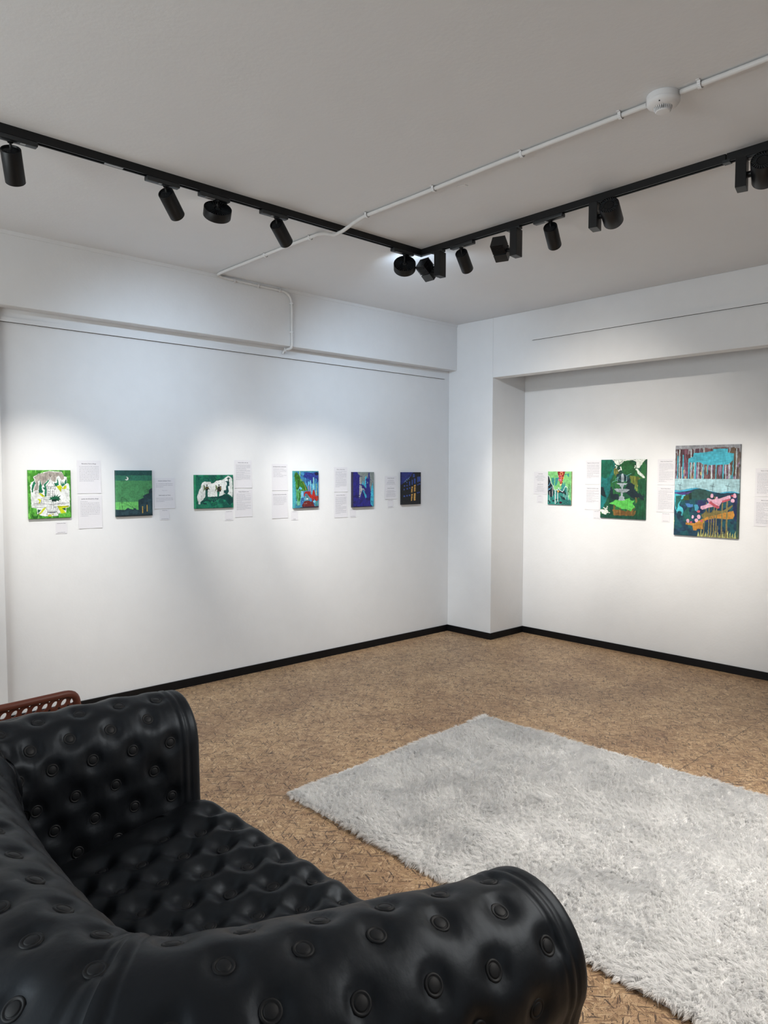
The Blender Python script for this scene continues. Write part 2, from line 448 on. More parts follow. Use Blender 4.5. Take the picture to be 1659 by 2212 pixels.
# ------------------------------------------------------------------ conduit and smoke detector
def conduit():
    root = empty('cable_conduit', (-2.0, 2.565, ZC), 'white round cable conduit clipped across the ceiling and down the beam', 'conduit')
    y = 2.563; z = ZC-0.0115
    def path(P): return spline(P, 0.02)[0]
    p1 = [(XR-0.01, y, z)] + [(x, y+0.004*math.sin(x*5), z) for x in np.linspace(2.2, -1.224, 10)]
    bm = bmesh.new(); add_tube(bm, path(p1), 0.0095)
    obj('pipe', bm, M_PIPE, root, True)
    p2 = [(-1.350, y, z), (-1.5, y, z), (-2.0, y-0.004, z), (-2.5, y+0.002, z), (-2.85, y+0.002, z), (-2.93, y+0.002, z-0.002), (-3.02, y+0.002, z-0.016), (-3.09, y+0.002, z-0.031), (-3.13, y+0.002, TRACK_Z-0.0125),
          (-3.18, y+0.002, TRACK_Z-0.0125), (-3.24, y+0.002, z-0.016), (-3.31, y+0.002, z-0.002), (-3.36, y+0.002, z), (-3.6, y, z), (-4.0, y+0.003, z), (-4.40, y+0.008, z),
          (-4.455, y+0.02, z-0.002), (-4.478, y+0.055, z-0.005), (-4.483, y+0.12, z-0.006), (-4.484, 2.9, z-0.010), (-4.484, 3.08, z-0.012), (-4.484, 3.16, z-0.018),
          (-4.484, 3.205, z-0.06), (-4.484, 3.213, z-0.13), (-4.484, 3.213, 2.60), (-4.484, 3.213, 2.49), (-4.484, 3.213, 2.45), (-4.50, 3.211, 2.428), (-4.54, 3.206, 2.424), (-4.572, 3.20, 2.412), (-4.58, 3.198, 2.396)]
    bm = bmesh.new(); add_tube(bm, path(p2), 0.0095)
    obj('pipe', bm, M_PIPE, root, True)
    def clip(x, y_, z_, ax, sd):
        """strap over the pipe; ax pipe direction, sd away from the surface"""
        bm = bmesh.new()
        A = Vector(ax); S = Vector(sd); B = A.cross(S)
        pts = []
        for k in range(9):
            a = math.pi*k/8
            pts.append(B*(math.cos(a)*0.0125) + S*(math.sin(a)*0.0125))
        pts = [B*0.0125 - S*0.011] + pts + [-B*0.0125 - S*0.011, -B*0.024 - S*0.011]
        for a, b in zip(pts, pts[1:]):
            c = Vector((x, y_, z_))
            q = [c+a-A*0.006, c+a+A*0.006, c+b+A*0.006, c+b-A*0.006]
            d = (b-a).cross(A).normalized()*0.0022
            lo = [bm.verts.new(v) for v in q]; hi = [bm.verts.new(v-d) for v in q]
            bm.faces.new(lo); bm.faces.new(hi[::-1])
            for i in range(4): bm.faces.new((lo[i], lo[(i+1) % 4], hi[(i+1) % 4], hi[i]))
        bmesh.ops.recalc_face_normals(bm, faces=bm.faces)
        obj('clip', bm, M_PLAST, root)
    for x in (-1.155, -1.455, -1.91, -2.42, -2.90): clip(x, y, z, (1, 0, 0), (0, 0, -1))
    for x in (-3.40, -3.86): clip(x, y+0.006, z, (1, 0, 0), (0, 0, -1))
    for yy in (2.72, 2.915, 3.10): clip(-4.484, yy, z-0.010, (0, 1, 0), (1, 0, 0))
    for zz in (2.755, 2.545): clip(-4.484, 3.213, zz, (0, 0, 1), (1, 0, 0))
    clip(-4.545, 3.205, 2.4235, (1, 0, 0), (0, 0, -1))
conduit()

def detector():
    c = Vector((-1.287, 2.560, ZC))
    root = empty('smoke_detector', c, 'round white smoke detector on the ceiling conduit', 'smoke detector')
    T = Matrix.Translation(c) @ Matrix.Rotation(math.pi, 4, 'X')
    bm = bmesh.new(); add_lathe(bm, [(0.0, 0), (0.056, 0.0), (0.0575, 0.003), (0.0575, 0.019), (0.056, 0.021)], 56, T, False)
    smooth_by_angle(obj('mounting_base', bm, M_PLAST, root))
    bm = bmesh.new(); add_lathe(bm, [(0.0535, 0.0195), (0.0575, 0.022), (0.0572, 0.028), (0.052, 0.036), (0.041, 0.042), (0.036, 0.044), (0.0, 0.044)], 56, T, False)
    smooth_by_angle(obj('cover', bm, M_PLAST, root))
    bm = bmesh.new(); add_lathe(bm, [(0.022, 0.043), (0.022, 0.056), (0, 0.056)], 40, T, False)
    obj('sensor_core', bm, M_VENT_SHADE, root)
    bm = bmesh.new()
    for k in range(28):
        a = 2*math.pi*k/28
        MM = T @ Matrix.Rotation(a, 4, 'Z') @ Matrix.Translation((0.0285, 0, 0.0495)) @ Matrix.Rotation(R(-22), 4, 'Y')
        add_box(bm, -0.0025, 0.0022, -0.0014, 0.0014, -0.0085, 0.0075, MM)
    obj('grille', bm, M_PLAST, root)
    bm = bmesh.new(); add_lathe(bm, [(0.0, 0.0545), (0.0255, 0.0545), (0.0262, 0.057), (0.024, 0.060), (0.012, 0.062), (0, 0.062)], 40, T, False)
    smooth_by_angle(obj('tip_cap', bm, M_PLAST, root))
    bm = bmesh.new()
    add_lathe(bm, [(0.0, 0), (0.0022, 0.0), (0.0022, 0.002), (0, 0.002)], 12, T @ Matrix.Rotation(R(78), 4, 'Z') @ Matrix.Translation((0.0487, 0, 0.0378)) @ Matrix.Rotation(R(35), 4, 'Y'), False)
    obj('indicator_light', bm, M_VENT_SHADE, root)
detector()

# ------------------------------------------------------------------ lamp track
TX, TY, TZ = -3.1545, 3.2295, 2.824
def track():
    root = empty('lighting_track', (TX, TY, ZC), 'black L-shaped lamp track screwed under the ceiling', 'track')
    hw = 0.0145
    def run(name, along, a0, a1):
        bm = bmesh.new()
        def b(u0, u1, z0, z1):
            if along == 'y': add_box(bm, TX+u0, TX+u1, a0, a1, z0, z1)
            else: add_box(bm, a0, a1, TY+u0, TY+u1, z0, z1)
        b(-hw, hw, TZ+0.012, ZC)
        b(-hw, -hw+0.005, TZ, TZ+0.012); b(hw-0.005, hw, TZ, TZ+0.012)
        b(-hw+0.005, -hw+0.008, TZ+0.001, TZ+0.004); b(hw-0.008, hw-0.005, TZ+0.001, TZ+0.004)
        bmesh.ops.recalc_face_normals(bm, faces=bm.faces)
        o = obj(name, bm, M_METAL, root)
        return o
    run('track_rail', 'y', YB+0.3, TY-hw)
    run('track_rail', 'x', TX-hw, -1.333)
    run('track_rail', 'x', -1.327, XR-0.3)
    bm = bmesh.new()
    add_box(bm, TX-0.010, TX+0.010, TY-0.11, TY+0.010, TZ-0.003, TZ+0.004)
    add_box(bm, TX-0.010, TX+0.085, TY-0.010, TY+0.010, TZ-0.003, TZ+0.004)
    obj('corner_joint', bm, M_METAL2, root)
    bm = bmesh.new(); add_box(bm, -1.345, -1.315, TY-hw-0.001, TY+hw+0.001, TZ-0.003, TZ+0.010)
    obj('track_joint', bm, M_METAL2, root)
    bm = bmesh.new(); add_box(bm, TX-0.006, TX+0.010, 1.282, 1.362, TZ-0.0015, TZ+0.002)
    obj('track_sticker', bm, M_STICK, root)
track()

def frame_from(axis, up=(0, 0, 1)):
    """matrix whose local -Z is the beam direction"""
    z = -Vector(axis).normalized(); u = Vector(up)
    x = u.cross(z).normalized(); y = z.cross(x)
    return Matrix(((x.x, y.x, z.x, 0), (x.y, y.y, z.y, 0), (x.z, y.z, z.z, 0), (0, 0, 0, 1)))

def add_adapter(root, along, a, half0, half1, sticker=None):
    """slim box that plugs into the track, reaching half0 before and half1 after a"""
    bm = bmesh.new()
    if along == 'y':
        add_box(bm, TX-0.0165, TX+0.0165, a-half0, a+half1, TZ-0.020, TZ-0.0005, None, 0.004)
    else:
        add_box(bm, a-half0, a+half1, TY-0.0165, TY+0.0165, TZ-0.020, TZ-0.0005, None, 0.004)
    bmesh.ops.recalc_face_normals(bm, faces=bm.faces)
    ad = smooth_by_angle(obj('track_adapter', bm, M_METAL2, root), 50)
    if sticker:
        s0, s1 = sticker
        bm = bmesh.new()
        if along == 'y': add_box(bm, TX-0.004, TX+0.012, a+s0, a+s1, TZ-0.0206, TZ-0.0199)
        else: add_box(bm, a+s0, a+s1, TY-0.012, TY+0.004, TZ-0.0206, TZ-0.0199)
        obj('rating_sticker', bm, M_STICK, ad)
    bm = bmesh.new()
    c = Matrix.Translation((TX, a, 0) if along == 'y' else (a, TY, 0))
    add_lathe(bm, [(0.0, TZ-0.0205), (0.011, TZ-0.0205), (0.011, TZ-0.026), (0.0, TZ-0.026)], 24, c, False)
    obj('swivel', bm, M_METAL, root)

def spotlight(parent, loc, axis, power, angle, blend, color, radius=0.02):
    ld = bpy.data.lights.new('lamp_beam', 'SPOT'); ld.energy = power
    ld.spot_size = R(angle); ld.spot_blend = blend; ld.color = color; ld.shadow_soft_size = radius
    o = bpy.data.objects.new('lamp_beam', ld); COL.objects.link(o)
    o.location = loc; o.rotation_euler = Vector(axis).to_track_quat('-Z', 'Y').to_euler()
    attach(o, parent)
    return o

def cylinder_lamp(along, a, axis, label, L=0.135, r=0.036, half=(0.095, 0.065), color=WARM, aim=None, power=1.0, sticker=(-0.035, -0.02)):
    p = Vector((TX, a, TZ)) if along == 'y' else Vector((a, TY, TZ))
    root = empty('track_spotlight', p, label, 'spotlight', 'slim cylinder spotlights on the track')
    add_adapter(root, along, a, half[0], half[1], sticker)
    ax = Vector(axis).normalized()
    top = Vector((p.x, p.y, 2.773))
    bm = bmesh.new(); add_tube(bm, [p+Vector((0, 0, -0.024)), top + ax*0.012], 0.0052, 14)
    obj('stem', bm, M_METAL, root, True)
    MM = Matrix.Translation(top) @ frame_from(ax)
    bm = bmesh.new()
    add_lathe(bm, [(0.0, -0.006), (r-0.006, -0.006), (r-0.004, 0.0), (r-0.001, 0.0), (r, -0.0015), (r, -L+0.002), (r-0.002, -L), (r-0.005, -L), (r-0.008, -L+0.02), (0.0, -L+0.02)], 48, MM, False)
    hd = smooth_by_angle(obj('lamp_head', bm, M_METAL, root), 40)
    bm = bmesh.new()
    for k in range(-5, 6):
        x = k*0.0042; w = math.sqrt(max(0, (r*0.62)**2 - x*x))
        add_box(bm, x-0.0010, x+0.0010, -w, w*0.4, -0.0085, -0.0035, MM)
    obj('cooling_fins', bm, M_METAL2, hd)
    bm = bmesh.new(); add_lathe(bm, [(0.0, -L+0.0175), (r-0.010, -L+0.0175), (r-0.010, -L+0.015), (0, -L+0.015)], 32, MM, False)
    obj('lens', bm, M_LENS, hd)
    spotlight(root, top + ax*(L+0.004), aim or ax, LAMP_W['cylinder']*power, 35, 1.0, color)
    return root

def disc_lamp(along, a, n, label, half, sticker, power=1.0, head_z=2.77, color=COOL, leak=0.0):
    p = Vector((TX, a, TZ))
    root = empty('track_disc_light', p, label, 'spotlight', 'flat disc lights on the track')
    add_adapter(root, along, a, half[0], half[1], sticker)
    n = Vector(n).normalized(); r = 0.0665; H = 0.044
    top = Vector((TX, a, head_z))
    bm = bmesh.new(); add_tube(bm, [p+Vector((0, 0, -0.024)), top - n*0.010], 0.0052, 14)
    obj('stem', bm, M_METAL, root, True)
    MM = Matrix.Translation(top) @ frame_from(-n)
    bm = bmesh.new()
    add_lathe(bm, [(0.0, -0.010), (r-0.004, -0.010), (r-0.0025, 0.0), (r-0.0005, 0.0), (r, -0.001), (r, -H+0.002), (r-0.002, -H), (r-0.004, -H), (r-0.008, -H+0.010), (0.0, -H+0.010)], 64, MM, False)
    hd = smooth_by_angle(obj('lamp_head', bm, M_METAL, root), 40)
    bm = bmesh.new()
    for k in range(30):
        MB = MM @ Matrix.Rotation(2*math.pi*k/30, 4, 'Z')
        add_box(bm, 0.018, r-0.004, -0.0009, 0.0009, -0.0102, -0.002, MB)
    add_lathe(bm, [(0, -0.0102), (0.012, -0.0102), (0.012, -0.003), (0.009, -0.002), (0, -0.002)], 24, MM, False)
    obj('cooling_fins', bm, M_METAL2, hd)
    bm = bmesh.new(); add_lathe(bm, [(0.0, -H+0.0095), (r-0.010, -H+0.0095), (r-0.010, -H+0.0085), (0, -H+0.0085)], 40, MM, False)
    obj('lens', bm, M_LENS, hd)
    spotlight(root, top - n*(H+0.004), -n, LAMP_W['disc']*power, 105, 1.0, color, 0.05)
    if leak:       # light escaping round the rim of this lamp head, up to the ceiling beyond the track
        ld = bpy.data.lights.new('lamp_leak', 'SPOT'); ld.spot_size = R(116); ld.spot_blend = 0.8; ld.energy = leak; ld.color = color; ld.shadow_soft_size = 0.015
        lo = bpy.data.objects.new('lamp_leak', ld); COL.objects.link(lo)
        lo.location = (TX-0.095, a+0.055, 2.63); lo.rotation_euler = Vector((-0.22, 0.80, 0.56)).to_track_quat('-Z', 'Y').to_euler(); attach(lo, root)
    return root

def driver_box(root, x, yc, rot, wx, wy, z0):
    bm = bmesh.new()
    MM = Matrix.Translation((x, yc, 0)) @ Matrix.Rotation(rot, 4, 'Z')
    add_box(bm, -wx/2, wx/2, -wy/2, wy/2, z0, TZ-0.012, MM, 0.002)
    bmesh.ops.recalc_face_normals(bm, faces=bm.faces)
    return obj('driver_box', bm, M_METAL, root)

def square_lamp(x, axis, head, label, rot):
    root = empty('track_square_light', (x, TY, TZ), label, 'spotlight', 'square finned lights on the track')
    bm = bmesh.new(); add_box(bm, x-0.055, x+0.03, TY-0.0165, TY+0.0165, TZ-0.014, TZ-0.0005, None, 0.003)
    obj('track_adapter', bm, M_METAL2, root)
    driver_box(root, x, TY, rot, 0.042, 0.066, 2.668)
    ax = Vector(axis).normalized(); hc = Vector(head)
    MM = Matrix.Translation(hc) @ frame_from(ax)
    bm = bmesh.new(); s = 0.036
    add_box(bm, -s+0.006, s-0.006, -s+0.006, s-0.006, -0.004, 0.060, MM)
    for k in range(8):
        z = 0.004 + k*0.0078
        add_box(bm, -s, s, -s, s, z, z+0.0042, MM)
    hd = obj('heat_sink', bm, M_METAL, root)
    bm = bmesh.new(); add_box(bm, -s-0.001, s+0.001, -s-0.001, s+0.001, -0.052, -0.003, MM, 0.002)
    bmesh.ops.recalc_face_normals(bm, faces=bm.faces)
    fr = obj('lamp_head', bm, M_METAL2, root)
    bm = bmesh.new(); add_box(bm, -s+0.006, s-0.006, -s+0.006, s-0.006, -0.0535, -0.0515, MM)
    obj('lens', bm, M_LENS, fr)
    bm = bmesh.new(); add_tube(bm, [hc, Vector((x, TY, hc.z-0.02))], 0.010, 14)
    obj('pivot', bm, M_METAL, root)
    spotlight(root, hc + ax*0.06, ax, LAMP_W['box'], 75, 0.9, WARM)

def large_lamp(x, axis, head, label, rot, aim):
    root = empty('track_large_spotlight', (x, TY, TZ), label, 'spotlight', 'large cylinder spotlights with driver boxes on the track')
    bm = bmesh.new(); add_box(bm, x-0.02, x+0.09, TY-0.0165, TY+0.0165, TZ-0.012, TZ-0.0005, None, 0.003)
    obj('track_adapter', bm, M_METAL2, root)
    driver_box(root, x, TY-0.016, rot, 0.042, 0.074, 2.690)
    ax = Vector(axis).normalized(); hc = Vector(head)
    L = 0.118; r = 0.0475
    MM = Matrix.Translation(hc - ax*(L/2)) @ frame_from(ax)
    bm = bmesh.new()
    add_lathe(bm, [(0.0, -0.002), (0.022, -0.002), (0.023, -0.008), (r-0.004, -0.008), (r-0.003, 0.0), (r-0.001, 0.0), (r, -0.002), (r, -L+0.004), (r-0.003, -L), (r-0.006, -L), (r-0.010, -L+0.02), (0, -L+0.02)], 56, MM, False)
    hd = smooth_by_angle(obj('lamp_head', bm, M_METAL, root), 40)
    bm = bmesh.new()
    for k in range(26):
        MB = MM @ Matrix.Rotation(2*math.pi*k/26, 4, 'Z') @ Matrix.Translation((0.0345, 0, 0)) @ Matrix.Rotation(R(22), 4, 'Z')
        add_box(bm, -0.0105, 0.0095, -0.0019, 0.0019, -0.0082, -0.0012, MB)
    obj('cooling_fins', bm, M_METAL2, hd)
    bm = bmesh.new(); add_lathe(bm, [(0.0, -L+0.0175), (r-0.012, -L+0.0175), (r-0.012, -L+0.015), (0, -L+0.015)], 32, MM, False)
    obj('lens', bm, M_LENS, hd)
    bm = bmesh.new(); add_tube(bm, [hc, Vector((x, TY-0.016, hc.z))], 0.013, 16)
    obj('pivot', bm, M_METAL, root)
    spotlight(root, hc + ax*(L/2+0.004), aim, LAMP_W['big'], 33, 1.0, WARM)

cylinder_lamp('y', 0.908, (-0.66, 0.31, -0.68), 'black cylinder spotlight nearest the left edge of the photo, hanging from the track', r=0.0385, half=(0.10, 0.10), sticker=(0.035, 0.055), aim=(-1.44, 0.66, -1.62))
cylinder_lamp('y', 1.561, (-0.54, 0.70, -0.47), 'black cylinder spotlight just left of the first flat disc light', aim=(-1.44, 1.58, -1.70))
disc_lamp('y', 1.829, (0.69, -0.265, 0.67), 'flat black disc light between two cylinder spotlights on the left track arm', (0.10, 0.06), (-0.07, -0.02))
cylinder_lamp('y', 2.166, (-0.44, 0.78, -0.45), 'black cylinder spotlight where the conduit runs behind its tip', aim=(-1.44, 1.62, -1.70))
disc_lamp('y', 3.088, (0.604, -0.594, 0.526), 'flat black disc light beside the corner of the track', (0.105, 0.065), (-0.08, -0.03), head_z=2.752, leak=3.4)
square_lamp(-2.998, (0.02, 0.80, -0.60), (-3.090, TY-0.01, 2.722), 'black square finned light with driver box, hanging nearest the track corner', R(8))
cylinder_lamp('x', -2.831, (-0.33, 0.80, -0.49), 'black cylinder spotlight between the two square finned lights', half=(0.075, 0.095), sticker=(0.012, 0.024), aim=(-0.90, 2.33, -1.68))
square_lamp(-2.440, (-0.26, 0.80, -0.54), (-2.535, TY-0.01, 2.722), 'black square finned light with driver box, between two cylinder spotlights', R(8))
cylinder_lamp('x', -2.222, (-0.34, 0.82, -0.46), 'black cylinder spotlight left of the large spotlight on the right track arm', half=(0.098, 0.080), sticker=(-0.03, -0.018), aim=(-0.86, 2.33, -1.68))
large_lamp(-1.952, (-0.27, 0.87, -0.41), (-1.868, TY-0.01, 2.748), 'large black cylinder spotlight with driver box, fully in view', R(14), (-0.55, 2.33, -1.68))
large_lamp(-1.262, (-0.27, 0.87, -0.41), (-1.178, TY-0.01, 2.745), 'large black cylinder spotlight cut off by the right edge of the photo', R(14), (-0.75, 2.33, -1.68))

# fill lamps added out of view along this track arm to light the rug
for x_, lab in ((-0.72, 'black cylinder spotlight aimed at the rug, nearest past the photo edge'), (0.10, 'black cylinder spotlight aimed at the rug, second past the photo edge'),
                (0.90, 'black cylinder spotlight aimed at the rug, third past the photo edge')):
    r_ = cylinder_lamp('x', x_, (-0.30, -0.30, -0.90), lab, aim=(-0.28-(x_+0.72)*0.35, -0.26, -1.0), color=(1.0, 0.96, 0.90))
    for ch in r_.children:
        if ch.type == 'LIGHT': ch.data.energy = LAMP_W['floor']; ch.data.spot_size = R(110); ch.data.shadow_soft_size = 0.06

# ------------------------------------------------------------------ paintings: pigment is laid on the canvas face as a colour attribute
def vnoise(x, y, seed):
    xi = np.floor(x).astype(int); yi = np.floor(y).astype(int); fx = x-xi; fy = y-yi
    fx = fx*fx*(3-2*fx); fy = fy*fy*(3-2*fy)
    def h(a, b):
        n = (a*374761393 + b*668265263 + seed*974634777) & 0xffffffff
        n = ((n ^ (n >> 13))*1274126177) & 0xffffffff
        return ((n ^ (n >> 16)) & 0xffff)/65535.0
    return (h(xi, yi)*(1-fx)+h(xi+1, yi)*fx)*(1-fy) + (h(xi, yi+1)*(1-fx)+h(xi+1, yi+1)*fx)*fy

class Canvas:
    """paints in the pixel coordinates of box (x0,y0,x1,y1); y points down"""
    def __init__(self, bx, px, bgc, seed=1):
        self.x0, self.y0, self.x1, self.y1 = bx
        self.nx = px; self.ny = int(round(px*PAINT_ASPECT))
        X = np.linspace(self.x0, self.x1, self.nx+1); Y = np.linspace(self.y0, self.y1, self.ny+1)
        self.X, self.Y = np.meshgrid(X, Y)
        self.C = np.empty(self.X.shape+(3,)); self.C[:] = bgc
        self.seed = seed; self.k = 0
        self.un = (self.x1-self.x0)
    def wob(self, amp, freq=None):
        self.k += 1
        f = (freq or 30.0)/self.un
        a = vnoise(self.X*f+9, self.Y*f+self.k, self.seed+self.k)-0.5
        b = vnoise(self.X*f+77, self.Y*f+self.k*3, self.seed+self.k+50)-0.5
        return self.X+a*amp*2, self.Y+b*amp*2
    def put(self, mask, c, alpha=1.0, tex=0.0, tdir='v'):
        self.k += 1
        c = np.array(c, float)
        col = np.broadcast_to(c, self.C.shape).copy()
        if tex:
            fx, fy = (40, 7) if tdir == 'v' else ((7, 40) if tdir == 'h' else (16, 16))
            n = vnoise(self.X/self.un*fx, self.Y/self.un*fy, self.seed+self.k*7)*0.6 + vnoise(self.X/self.un*fx*2.3, self.Y/self.un*fy*2.3, self.k+3)*0.4
            col *= (1+(n-0.5)[..., None]*2*tex)
        m_ = (mask*alpha)[..., None]
        self.C = self.C*(1-m_) + col*m_
    def poly(self, s, c, w=0.0, **k):
        P = np.array([float(v) for v in s.replace(';', ' ').replace(',', ' ').split()]).reshape(-1, 2)
        X, Y = self.wob(w) if w else (self.X, self.Y)
        ins = np.zeros(X.shape, bool)
        j = len(P)-1
        for i in range(len(P)):
            xi, yi = P[i]; xj, yj = P[j]
            if yi != yj:
                cnd = ((yi > Y) != (yj > Y)) & (X < (xj-xi)*(Y-yi)/(yj-yi)+xi)
                ins ^= cnd
            j = i
        self.put(ins.astype(float), c, **k)
    def ell(self, cx, cy, rx, ry, c, w=0.0, ring=0.0, **k):
        X, Y = self.wob(w) if w else (self.X, self.Y)
        d = np.sqrt(((X-cx)/rx)**2+((Y-cy)/ry)**2)
        m_ = (d < 1)
        if ring: m_ &= (d > 1-ring)
        self.put(m_.astype(float), c, **k)
    def line(self, s, c, wd, w=0.0, **k):
        P = np.array([float(v) for v in s.replace(';', ' ').replace(',', ' ').split()]).reshape(-1, 2)
        X, Y = self.wob(w) if w else (self.X, self.Y)
        m_ = np.zeros(X.shape)
        for a, b in zip(P[:-1], P[1:]):
            d = b-a; L2 = max(1e-9, d@d)
            t_ = np.clip(((X-a[0])*d[0]+(Y-a[1])*d[1])/L2, 0, 1)
            dist = np.hypot(X-a[0]-t_*d[0], Y-a[1]-t_*d[1])
            m_ = np.maximum(m_, np.clip((wd/2+0.6-dist)/1.2, 0, 1))
        self.put(m_, c, **k)
    def rect(self, x0, y0, x1, y1, c, w=0.0, **k):
        self.poly('%g,%g %g,%g %g,%g %g,%g' % (x0, y0, x1, y0, x1, y1, x0, y1), c, w, **k)
    def drips(self, xs, y0, lens, wd, c, w=2, **k):
        for i, x in enumerate(xs):
            L = lens[i % len(lens)]
            self.line('%g,%g %g,%g' % (x, y0, x+((i*7) % 5-2)*0.6, y0+L), c, wd*(0.8+0.1*((i*3) % 5)), w, **k)
    def blotch(self, c, scale, thr, alpha=1.0, region=None, tdir='b'):
        self.k += 1
        fx, fy = {'v': (scale*1.6, scale*0.5), 'h': (scale*0.5, scale*1.6), 'b': (scale, scale)}[tdir]
        n = vnoise(self.X/self.un*fx, self.Y/self.un*fy, self.seed*13+self.k)*0.65+vnoise(self.X/self.un*fx*2.7, self.Y/self.un*fy*2.7, self.k+31)*0.35
        m_ = np.clip((n-thr)*14, 0, 1)
        if region is not None:
            x0, y0, x1, y1 = region
            m_ = m_*((self.X > x0)&(self.X < x1)&(self.Y > y0)&(self.Y < y1))
        self.put(m_, c, alpha)

M_PIGMENT = NT('pigment_on_canvas')
_a = M_PIGMENT.add('ShaderNodeVertexColor', layer_name='pigment')
_tc = M_PIGMENT.add('ShaderNodeTexCoord').outputs['Object']
M_PIGMENT.bump(M_PIGMENT.noise(_tc, 420, 2), 0.25, 0.0006)
M_PIGMENT.set(_a.outputs['Color'], 0.5, 0.3)
M_PIGMENT = M_PIGMENT.m

def painting(cv, wall, a0, a1, z0, z1, depth, side, label, gain=0.78):
    """canvas box hung on wall ('l' along y, 'n' along x); a0..a1 and z0..z1 are the extents on the wall"""
    nx, ny = cv.nx, cv.ny
    A = np.linspace(a0, a1, nx+1); Z = np.linspace(z1, z0, ny+1)
    AA, ZZ = np.meshgrid(A, Z)
    ca = (a0+a1)/2; cz = (z0+z1)/2
    # rounded canvas edge
    da = np.minimum(AA-a0, a1-AA); dz = np.minimum(ZZ-z0, z1-ZZ)
    D = depth - 0.0025*np.exp(-np.minimum(da, dz)/0.0018)
    off = 0.0015
    if wall == 'l': V = np.stack([XL+D, AA, ZZ], -1).reshape(-1, 3); org = Vector((XL+off, ca, cz))
    else: V = np.stack([AA, YN-D, ZZ], -1).reshape(-1, 3); org = Vector((ca, YN-off, cz))
    idx = np.arange((nx+1)*(ny+1)).reshape(ny+1, nx+1)
    q = np.stack([idx[:-1, :-1], idx[1:, :-1], idx[1:, 1:], idx[:-1, 1:]], -1).reshape(-1, 4)
    # sides back to the wall
    ring = np.concatenate([idx[0, :-1], idx[:-1, -1], idx[-1, :0:-1], idx[:0:-1, 0]])
    B = V[ring].copy()
    if wall == 'l': B[:, 0] = XL+off
    else: B[:, 1] = YN-off
    # push the side skin out by nothing; new ring index
    n0 = len(V); V2 = np.vstack([V, V[ring], B])
    k = np.arange(len(ring)); k2 = (k+1) % len(ring)
    sq = np.stack([n0+k, n0+k2, n0+len(ring)+k2, n0+len(ring)+k], -1)
    V2 = V2 - np.array(org)
    me = np_mesh('painting', V2, np.vstack([q, sq]), smooth=False)
    u_, v_ = (cv.X-cv.x0)/cv.un, (cv.Y-cv.y0)/cv.un
    tex = 1 + 0.16*(vnoise(u_*70, v_*26, 91)-0.5) + 0.14*(vnoise(u_*24, v_*60, 92)-0.5) + 0.14*(vnoise(u_*10, v_*10, 93)-0.5)
    srgb = np.clip(cv.C*tex[..., None], 0, 255)/255.0
    lc = np.where(srgb <= 0.04045, srgb/12.92, ((srgb+0.055)/1.055)**2.4)*gain
    c0 = lc.reshape(-1, 3)
    sc = np.array(lin(side))*gain
    cols = np.ones((len(V2), 4), np.float32); cols[:n0, :3] = c0; 
    edge = c0[ring]*0.45+sc*0.55
    cols[n0:n0+len(ring), :3] = edge; cols[n0+len(ring):, :3] = edge
    at = me.color_attributes.new('pigment', 'FLOAT_COLOR', 'POINT')
    at.data.foreach_set('color', cols.ravel())
    o = link('painting', me, M_PIGMENT)
    o.location = org
    tag(o, label, 'painting', 'small canvases hung along the two walls')
    return o

W_ = (238, 241, 240); K_ = (25, 30, 34)
# --- garden with tower and palm
PAINT_ASPECT = 0.30/0.247
c = Canvas((400, 245, 1035, 975), 170, (72, 150, 48), 3)
c.blotch((105, 190, 75), 9, 0.6, 0.8); c.blotch((40, 115, 35), 10, 0.62, 0.8); c.blotch((140, 215, 100), 14, 0.68, 0.7, None, 'v')
c.poly('520,320 560,300 700,262 760,262 900,272 930,340 975,350 975,440 1010,460 1015,800 960,830 950,900 840,905 830,940 600,935 520,900 520,820 440,800 430,470 450,430 490,400 478,350', W_, 5)
c.poly('490,350 560,302 620,290 700,266 740,262 780,280 880,272 925,320 935,375 900,400 850,330 820,352 800,430 740,400 700,380 650,430 600,490 575,385 545,410 540,540 480,558 512,425', (168, 160, 152), 5, tex=0.12)
for p in ('500,400 506,450 480,500 462,580 447,575 452,480 470,430', '575,375 588,460 600,540 612,560 600,590 555,585 550,520 565,450', '710,372 700,420 655,470 668,540 662,642 635,642 640,540 608,508 636,505 625,460 680,410',
          '835,350 850,470 800,492 778,440 822,438', '885,400 900,460 912,415 930,455 945,410 965,372 972,440 900,502 880,450'):
    c.poly(p, (22, 118, 84), 4, tex=0.2)
for p in ('810,490 880,473 905,520 925,500 968,470 966,525 930,540 890,520 880,578 850,545', '540,590 600,602 642,650 600,645 560,610', '525,672 575,680 582,705 565,745 540,748 556,710 540,690', '820,790 1002,790 985,812 900,828 952,900 880,905 850,850',
          '660,805 635,835 580,900 535,918 600,830 625,808'):
    c.poly(p, (205, 214, 24), 3, tex=0.08)
c.poly('528,836 580,838 540,885 528,880', (20, 90, 66)); c.poly('890,828 950,822 945,862 915,850', (20, 90, 66))
c.poly('724,350 716,430 668,484 664,530 676,545 676,640 780,640 784,545 800,525 792,486 748,430 738,380 735,350', W_)
